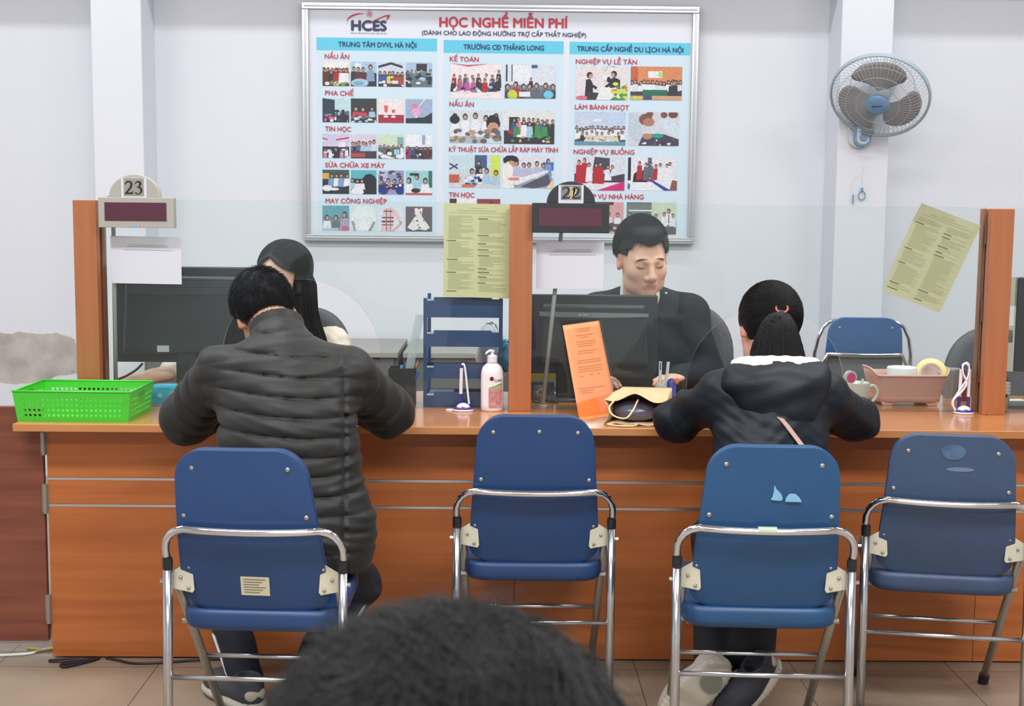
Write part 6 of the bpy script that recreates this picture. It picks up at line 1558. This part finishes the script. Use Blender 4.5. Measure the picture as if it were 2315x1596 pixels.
ell_hair('hair_strands', gM, (.0865, .106, .096), (0, -.018, .032), 5200, to_tie, M_hair, girl, r=.0006, length=.07, steps=8, lift=.02, noise=.10,
         keep=lambda u: (u[:, 2]*.085+.032 > np.where(u[:, 1] > .1, .03+.05*u[:, 1], -.055)) & (u[:, 1] < .75), seed=6)
g_ = np.random.default_rng(11); N = 2600; K = 10; Pp = np.zeros((N, K, 3))
end = at(1756, 812, 3.50); mid_ = at(1757, 735, 3.505)
o1 = g_.normal(size=(N, 2)); o1 /= np.maximum(1, np.linalg.norm(o1, axis=1, keepdims=True)/1.3)
for i in range(K):
    t = i/(K-1); b_ = np.array(tie)*(1-t)**2+2*t*(1-t)*np.array(mid_+Vector((0, -.01, .02)))+t*t*np.array(end)
    wv = (.010+.066*t**.8, .010+.016*t)
    Pp[:, i, 0] = b_[0]+o1[:, 0]*wv[0]*.78+.004*t; Pp[:, i, 1] = b_[1]+o1[:, 1]*wv[1]; Pp[:, i, 2] = b_[2]-g_.normal(size=N)*.004*t+.016*t*o1[:, 0]*-.6
strand_mesh('ponytail', Pp, .0009, M_hair, girl, .5)
Fp = Field(np.array(end)-.16, np.array(tie)+.1, .004)
for i in range(8):
    t = .12+.88*i/7; t2 = min(1, .12+.88*(i+1)/7)
    if i < 7:
        b0 = tie*(1-t)**2+2*t*(1-t)*mid_+t*t*end; b1 = tie*(1-t2)**2+2*t2*(1-t2)*mid_+t2*t2*end
        for s_ in (-.55, 0, .55):
            Fp.cap(b0+Vector((s_*.055*t, 0, 0)), b1+Vector((s_*.055*t2, 0, 0)), .008+.013*t, .008+.013*t2, k=.02)
solid('ponytail_core', Fp, M_hair, girl)
tg = MB(); tl = [tie-girl.location+Vector((.016*math.cos(a), -.006+.008*math.sin(a), .011*math.sin(a)+.010)) for a in [2*PI*i/16 for i in range(17)]]
obj('hair_tie', tg.tube(tl, .0028, 8), mat('coral hair tie', (206, 96, 84), .6), girl, smooth=True)
# jacket, hood, fleece
M_nv = mat('navy nylon', (14, 23, 31), .5, spec=.3, sheen=.0, bump=.15, bscale=150); M_fl = mat('cream fleece', (222, 216, 196), .95, sheen=.5, bump=.6, bscale=220)
F = Field((.32, 3.1, .42), (1.16, 4.02, 1.14), .0052)
def gq(P, q):
    x, z = P[..., 0], P[..., 2]; return .0016*np.sin(z*170+2*np.sin(x*30))*np.sin(x*90+z*20)+.0035*(np.abs(np.sin(PI*(z+.3*x)/.07))**.5-.7)*.6+.003*np.sin(x*24+z*38)
F.ell(at(1735, 1215, 3.39), (.165, .125, .19), k=.05, disp=gq); F.ell(at(1740, 1060, 3.42), (.158, .12, .2), k=.05, disp=gq)
F.ell(at(1742, 930, 3.485), (.158, .11, .13), k=.06, disp=gq); F.cap(sL, sR, .055, k=.06, disp=gq)
gs_ = lambda P, s_: .002*np.abs(np.sin(PI*s_/.04))**.5+.0035*np.sin(P[..., 0]*45+P[..., 2]*60)
for S, E_, W_ in ((sL, eL, wL), (sR, eR, wR)): F.cap(S, E_, .058, .058, k=.04, disp=gs_); F.cap(E_, W_, .058, .040, k=.03, disp=gs_)
solid('navy_jacket', F, M_nv, girl)
F = Field((.45, 3.22, .78), (1.02, 3.75, 1.12), .005)
hd = lambda P, q: .004*np.sin(P[..., 0]*38+np.sin(P[..., 2]*30)*2)*np.sin(P[..., 2]*44)
hA, hB = at(1660, 848, 3.44), at(1850, 842, 3.44)
F.ell(at(1757, 868, 3.43), (.145, .085, .060), k=.03, disp=hd, R=Matrix.Rotation(D(-2), 3, 'Y')); F.ell(at(1765, 910, 3.395), (.105, .050, .070), k=.04, disp=hd)
F.ell(at(1775, 945, 3.375), (.062, .035, .045), k=.04, disp=hd); F.cap(hA, hB, .030, k=.03, disp=hd)
F.ell(at(1755, 815, 3.50), (.105, .075, .035), k=.02, sub=True)
solid('hood', F, M_nv, girl)
F = Field((.45, 3.25, .88), (1.02, 3.75, 1.1), .0045)
F.ell(at(1752, 822, 3.475), (.118, .082, .022), k=.02, disp=lambda P, q: .002*np.sin(P[..., 0]*160)*np.sin(P[..., 1]*170)); F.cap(at(1668, 832, 3.455), at(1838, 824, 3.455), .016, k=.02)
solid('fleece_lining', F, M_fl, girl)
sp = [at(1764, 945, 3.335), at(1775, 957, 3.325), at(1800, 990, 3.315), at(1830, 1030, 3.30)]
mb = MB()
for i, p in enumerate(sp):
    q = p-girl.location; mb.v += [tuple(q+Vector((-.009, 0, .003))), tuple(q+Vector((.009, 0, -.003)))]
mb.f = [(2*i, 2*i+1, 2*i+3, 2*i+2) for i in range(3)]; mb.m = [0]*3
obj('bag_strap', mb, mat('pale pink strap', (190, 154, 146), .5), girl, solid=.003)
F = Field((.42, 3.15, .06), (1.0, 3.98, .64), .007)
F.ell(Vector((.70, 3.38, .49)), (.15, .12, .08), k=.04)
for h_, k_, a_ in gk: F.cap(h_, k_, .078, .062, k=.03); F.cap(k_, a_+Vector((0, 0, .03)), .066, .064, k=.03)
solid('trousers', F, mat('black cotton', (16, 18, 26), .85), girl)
M_sk2 = mat('pale pink sock', (200, 190, 186), .8)
# left foot rests on its toes so that the ribbed sole faces back; right foot on its side edge
M_nvs = mat('navy shoe overlay', (40, 42, 54), .6); M_pks = mat('pale pink grey shoe', (190, 180, 172), .6)
g0, g1 = gk[0][2], gk[1][2]
M_sol2 = mat('stone white sole', (186, 180, 164), .6)
hA_, tA_ = at(1640, 1508, 3.47), at(1528, 1606, 3.47)
s1 = shoe('shoe', girl, hA_, tA_, M_pks, M_sol2, None, w=.050, upv=(.05, 1, .15))
Rz = Matrix.Rotation(PI/2, 4, 'X')
dn = (tA_-hA_).normalized(); ctr = hA_+dn*.055
obj('sole_patch', MB().lathe([(0, 0), (.030, 0), (.031, .002)], n=28, M=Matrix.Translation(ctr-girl.location+Vector((0, -.0135, 0))) @ Rz), mat('grey green rubber', (108, 112, 100), .7), s1)
hB_, tB_ = at(1758, 1506, 3.52), at(1662, 1606, 3.50)
s2 = shoe('shoe', girl, hB_, tB_, M_nvs, M_sol2, M_pks, w=.043, upv=(-.55, -.55, .65))
q_ = [at(x, y, 3.455)-girl.location for x, y in ((1700, 1553), (1708, 1538), (1682, 1536), (1672, 1562), (1688, 1560))]
obj('letter_outline', MB().tube([at(x, y, 3.452)-girl.location for x, y in ((1684, 1540), (1689, 1556), (1698, 1560), (1710, 1541), (1694, 1538))], .0016, 6), M_wh, s2)
obj('sock', MB().tube([at(1722, 1488, 3.54)-girl.location, at(1728, 1512, 3.53)-girl.location], .028, 16), M_sk2, s2, smooth=True)

# ---------------- clerk in the suit (faces the camera, looking down)
clk = thing('person', 'male clerk in a dark suit and white shirt behind the glass, looking down', 'person', (.55, 4.72, 0))
cM = head_frame(at(1452, 586, 4.60), D(14), D(15), D(3), -1); cs_ = 1.07
F = Field((.26, 4.30, .70), (.90, 5.0, 1.46), .0042)
head(F, cM, cs_, face=True, slim=1.06)
F.cap(cM @ Vector((0, -.02, -.06)), at(1446, 700, 4.72), .058, .062, k=.02); cb2 = at(1450, 800, 4.80)
F.ell(cb2, (.15, .09, .16), k=.04)
zA, zB = at(1346, 706, 4.78), at(1560, 708, 4.78); F.cap(zA, zB, .045, k=.04)
eA, eB = at(1300, 838, 4.70), at(1600, 846, 4.72); wA, wB = Vector((.33, 4.57, .822)), Vector((.655, 4.60, .822))
F.cap(zA, eA, .04, .036); F.cap(zB, eB, .04, .036); F.cap(eA, wA, .034, .025); F.cap(eB, wB, .034, .025)
hand(F, wA, (.5, -.8, 0), (0, 0, 1), curl=.4, side=1); hand(F, wB, (-.6, -.75, 0), (0, 0, 1), curl=.5, side=-1)
bo_ = solid('body', F, M_skin, clk, skin_cols(cM, (226, 180, 154), cs_, lips=(196, 134, 122))); features(bo_, clk, cM, cs_)
F = Field(np.array(cM.translation)-.19, np.array(cM.translation)+.19, .0032)
def mk_clk(q):
    q = q/cs_; x, y, z = np.abs(q[..., 0]), q[..., 1], q[..., 2]
    front = .069-.006*np.cos(np.clip(x/.045, 0, 1)*PI)-.030*ssm(x, .044, .060)
    zl = np.where(y > .035, front, np.where(y > -.02, .012+.0*y, -.05)); zl = np.where((y > .0) & (y <= .035), .012+(y)*1.2*0+.01, zl)
    return ssm(z-zl, -.006, .008)
hair_cap(F, cM, (.0765*cs_, .095*cs_, .086*cs_), (0, -.018*cs_, .034*cs_), .010, mk_clk, rough=.001)
F.ell((0, .0, .108), (.060, .078, .030), M=cM, k=.04)
hr = solid('hair', F, M_hairc, clk)
fl_c = lambda u: np.stack([.5+0*u[:, 0], .2+0*u[:, 0], -.6*(u[:, 2] < .3)-.1], 1)
ell_hair('hair_strands', cM, (.0965, .1200, .1155), (0, -.018, .040), 8500, fl_c, M_hairc, clk, r=.0007, length=.02, steps=5, lift=.02, noise=.25,
         keep=lambda u: (u[:, 2] > np.where(u[:, 1] > .1, .42+.12*(np.abs(u[:, 0]) > .45), -.1)), seed=8)
M_suit = mat('charcoal suit cloth', (40, 44, 50), .8, spec=.2, noise=((50, 50, 50), .1)); M_shirt = mat('white shirt', (226, 228, 224), .8)
F = Field((.24, 4.38, .74), (.94, 5.02, 1.22), .0050)
wr2 = lambda P, t: .0025*np.sin(P[..., 2]*50+P[..., 0]*40)
F.ell(at(1450, 800, 4.80), (.20, .115, .19), k=.05, disp=wr2); F.cap(zA, zB, .060, k=.06)
F.cap(zA, eA, .062, .058, k=.04, disp=wr2); F.cap(zB, eB, .062, .058, k=.04, disp=wr2); F.cap(eA, wA, .056, .045, k=.03); F.cap(eB, wB, .056, .045, k=.03)
F.cap(at(1412, 672, 4.76), zA, .045, .055, k=.03); F.cap(at(1486, 672, 4.76), zB, .045, .055, k=.03)
nkf = at(1446, 660, 4.70); F.ell(nkf, (.064, .09, .06), k=.008, sub=True)
F.cap(at(1446, 690, 4.66), at(1446, 730, 4.64), .045, .02, k=.008, sub=True)
sj = solid('suit_jacket', F, M_suit, clk)
F = Field((.35, 4.5, .84), (.75, 4.98, 1.2), .0045)
F.ell(at(1446, 790, 4.81), (.11, .075, .15), k=.04); F.cap(at(1446, 668, 4.73), at(1446, 640, 4.735), .073, .068, k=.02)
F.cap(at(1446, 690, 4.73), at(1446, 600, 4.735), .056, .058, k=.004, sub=True); F.ell(at(1440, 655, 4.655), (.030, .035, .06), k=.006, sub=True)
solid('white_shirt', F, M_shirt, clk)
obj('lapel_pin', MB().ball(tuple(at(1506, 663, 4.69)-clk.location), .0045, 8, sc=(1.2, .5, 1)), M_alu, clk, smooth=True)
F = Field((.24, 4.5, .1), (.90, 5.2, .80), .012)
F.ell((.56, 4.95, .55), (.17, .15, .12), k=.04)
for x in (.46, .66): F.cap((x, 4.95, .52), (x, 4.65, .52), .075, .065, k=.03); F.cap((x, 4.65, .52), (x, 4.66, .12), .06, .05, k=.03)
F.cap((.56, 4.93, .58), (.56, 4.88, .75), .13, .12, k=.05)
solid('trousers', F, M_suit, clk)
for x in (.46, .66): obj('shoe', MB().ball((x-clk.location.x, 4.61-clk.location.y, .045), .05, 10, sc=(.9, 2.4, .85)), M_black, clk, smooth=True)

# ---------------- long-haired clerk
wom = thing('person', 'clerk with long straight black hair and a cream fleece jacket, behind the padded jacket man', 'person', (-.80, 4.92, 0))
wM = head_frame(at(638, 624, 4.86), D(-30), D(4), D(-4), -1); ws = 1.02
F = Field((-1.42, 4.42, .66), (-.40, 5.2, 1.36), .0062)
head(F, wM, ws, face=True, slim=.92)
F.cap(wM @ Vector((0, -.02, -.06)), at(650, 760, 4.95), .048, .05, k=.02)
A_, B_ = at(545, 778, 4.97), at(752, 778, 4.97); F.cap(A_, B_, .04, k=.04); F.ell(at(650, 850, 5.0), (.13, .08, .15), k=.04)
eA, eB = Vector((-1.06, 4.86, .84)), at(790, 860, 4.9); wA, wB = at(345, 851, 4.56), Vector((-.75, 4.56, .815))
F.cap(A_, eA, .038, .033); F.cap(B_, eB, .038, .033); F.cap(eA, wA, .032, .025); F.cap(eB, wB, .032, .022)
hand(F, wA, (-.95, -.25, -.12), (0, -.2, 1), s=1.1, curl=.45, side=-1); hand(F, wB, (-.6, -.7, 0), (0, 0, 1), s=.9, curl=.5, side=-1)
bo_ = solid('body', F, M_skin, wom, skin_cols(wM, (226, 184, 162), ws, lips=(200, 110, 106))); features(bo_, wom, wM, ws)
F = Field((-1.12, 4.68, .80), (-.52, 5.12, 1.36), .0045)
def mk_w(q):
    x, y, z = np.abs(q[..., 0]), q[..., 1], q[..., 2]; xs_ = q[..., 0]; zl = np.where(y > .015, .072-.7*np.abs(xs_), -.2); return ssm(z-zl, -.006, .010)
hair_cap(F, wM, (.082, .100, .088), (0, -.020, .034), .012, mk_w, rough=.001)
ht = at(690, 640, 4.88)
F.cap(at(683, 600, 4.88), at(688, 700, 4.86), .030, .036, k=.03); F.cap(at(672, 598, 4.835), at(676, 660, 4.825), .016, .018, k=.02); F.cap(at(688, 700, 4.86), at(712, 800, 4.84), .036, .036, k=.03)
F.cap(at(600, 640, 4.94), at(545, 740, 4.92), .035, .04, k=.03); F.cap(at(545, 740, 4.92), at(525, 800, 4.88), .036, .02, k=.03)
F.cap(at(650, 640, 4.97), at(640, 760, 5.02), .07, .06, k=.03)
solid('hair', F, M_hair, wom)
g_ = np.random.default_rng(5); N = 1900; K = 9; Pp = np.zeros((N, K, 3)); aa = g_.uniform(-1, 1, N); bb = g_.uniform(-1, 1, N)
keyp = [at(668, 566, 4.88), at(690, 640, 4.86), at(694, 715, 4.84), at(722, 800, 4.82)]
for i in range(K):
    t = i/(K-1)*3; j = min(2, int(t)); f_ = t-j; b_ = np.array(keyp[j].lerp(keyp[j+1], f_)); wd = .012+.028*min(1, i/3)
    ang = aa*1.9-.6; Pp[:, i, 0] = b_[0]+np.sin(ang)*wd*1.15; Pp[:, i, 1] = b_[1]-np.cos(ang)*wd*.9-.004*bb; Pp[:, i, 2] = b_[2]+bb*.012
strand_mesh('hair_strands', Pp, .0009, M_hair, wom, .6)
part_ = lambda u: np.stack([np.where(u[:, 0] > -.08, 1.0, -1.0)*1.0, -.15+0*u[:, 0], -.9+0*u[:, 0]], 1)
ell_hair('hair_strands', wM, (.0955, .1135, .1015), (0, -.020, .034), 3000, part_, M_hair, wom, r=.0006, length=.08, steps=8, lift=.01, noise=.06, keep=lambda u: u[:, 2]*.088+.034 > np.where(u[:, 1] > .05, 9, -.1), seed=22)
side_ = lambda u: np.stack([np.where(u[:, 0] > -.05, 1.0, -1.0), 0*u[:, 0], -.35-.5*np.abs(u[:, 0])], 1)
ell_hair('hair_strands', wM, (.0965, .1145, .1025), (0, -.020, .034), 2200, side_, M_hair, wom, r=.0006, length=.05, steps=7, lift=.01, noise=.05, keep=lambda u: (u[:, 1] > .0) & (u[:, 2]*.088+.034 > .088-.035*np.abs(u[:, 0])), seed=23)
F = Field((-1.25, 4.45, .72), (-.42, 5.22, 1.16), .0062)
fz = lambda P, t: .003*np.sin(P[..., 0]*120)*np.sin(P[..., 2]*110+P[..., 1]*90)
F.ell(at(650, 860, 5.0), (.17, .11, .17), k=.05, disp=fz); F.cap(A_, B_, .062, k=.05, disp=fz)
F.cap(A_, eA, .060, .055, k=.03, disp=fz); F.cap(B_, eB, .060, .055, k=.03, disp=fz); F.cap(eA, wA.lerp(eA, .3), .050, .042, k=.03, disp=fz); F.cap(eB, wB, .05, .04, k=.03, disp=fz)
solid('fleece_jacket', F, M_fl, wom)
F = Field((-1.1, 4.5, .1), (-.5, 5.25, .80), .012)
F.ell((-.80, 5.02, .54), (.16, .14, .11), k=.04); F.cap((-.80, 5.0, .58), (-.80, 4.98, .75), .12, .11, k=.05)
for x in (-.89, -.71): F.cap((x, 5.0, .52), (x, 4.72, .52), .07, .06, k=.03); F.cap((x, 4.72, .52), (x, 4.74, .12), .055, .045, k=.03)
solid('trousers', F, M_tr2, wom)
for x in (-.89, -.71): obj('shoe', MB().ball((x-wom.location.x, 4.70-wom.location.y, .04), .045, 10, sc=(.9, 2.4, .85)), M_black, wom, smooth=True)

# ---------------- person waiting in the foreground, only the top of the head in frame
fg = thing('person', 'person with tousled dark hair in the near foreground, cut off by the bottom edge', 'person', (-.03, .80, 0))
fM = head_frame((-.032, .80, 1.012), D(6), D(10), D(2)); fs_ = 1.05
F = Field((-.32, .50, .02), (.28, 1.32, 1.18), .011)
head(F, fM, fs_, face=True)
F.cap(fM @ Vector((0, -.02, -.06)), (-.03, .76, .86), .055, .06, k=.03); F.cap((-.19, .76, .83), (.13, .76, .83), .05, k=.05); F.ell((-.03, .76, .68), (.16, .10, .2), k=.05); F.ell((-.03, .78, .5), (.16, .12, .1), k=.05)
for x in (-.12, .06): F.cap((x, .8, .5), (x, 1.18, .5), .07, .06, k=.03); F.cap((x, 1.18, .5), (x, 1.16, .07), .055, .04, k=.03); F.cap((x, 1.16, .06), (x, 1.27, .045), .035, .03, k=.02)
for x, s_ in ((-.21, -1), (.15, 1)): F.cap((x, .76, .82), (x+s_*.03, .80, .60), .045, .04); F.cap((x+s_*.03, .80, .60), (x-s_*.05, 1.02, .60), .038, .028)
hand(F, (-.13, 1.02, .60), (.2, .9, -.1), (0, 0, 1), curl=.5, side=1); hand(F, (.07, 1.02, .60), (-.2, .9, -.1), (0, 0, 1), curl=.5, side=-1)
solid('body', F, M_skin, fg, skin_cols(fM, (206, 160, 138), fs_))
F = Field((-.30, .56, .40), (.24, .98, .93), .009)
F.ell((-.03, .76, .68), (.19, .13, .24), k=.05, disp=wr2); F.cap((-.20, .76, .82), (.14, .76, .82), .065, k=.05)
for x, s_ in ((-.21, -1), (.15, 1)): F.cap((x, .76, .82), (x+s_*.03, .80, .62), .06, .055, k=.03)
solid('jacket', F, M_jk, fg)
F = Field((-.22, .50, .86), (.16, 1.08, 1.24), .004)
mk_f = lambda q: ssm(q[..., 2]-np.where(q[..., 1] > .06, .05, -.075), -.01, .02)
hair_cap(F, fM, (.095, .108, .088), (0, -.018, .034), .016, mk_f, rough=.003, fq=70)
hr = solid('hair', F, M_hairb, fg)
def swirl(u):
    c = np.array([.10, -.25, .96]); r = u-c; return r*.9+np.cross(u, c)*.75+np.array([0, .15, -.15])
ell_hair('hair_strands', fM, (.114, .128, .105), (0, -.018, .034), 12000, swirl, M_hairb, fg, r=.0006, length=.085, steps=11, lift=.07, noise=.10, keep=lambda u: u[:, 2] > np.where(u[:, 1] > .3, .45, -.35), seed=12, lock=.55)
ell_hair('hair_strands', fM, (.117, .132, .109), (0, -.018, .034), 900, swirl, M_hairb, fg, r=.0005, length=.08, steps=11, lift=.12, noise=.35, keep=lambda u: u[:, 2] > -.2, seed=13, lock=.5)
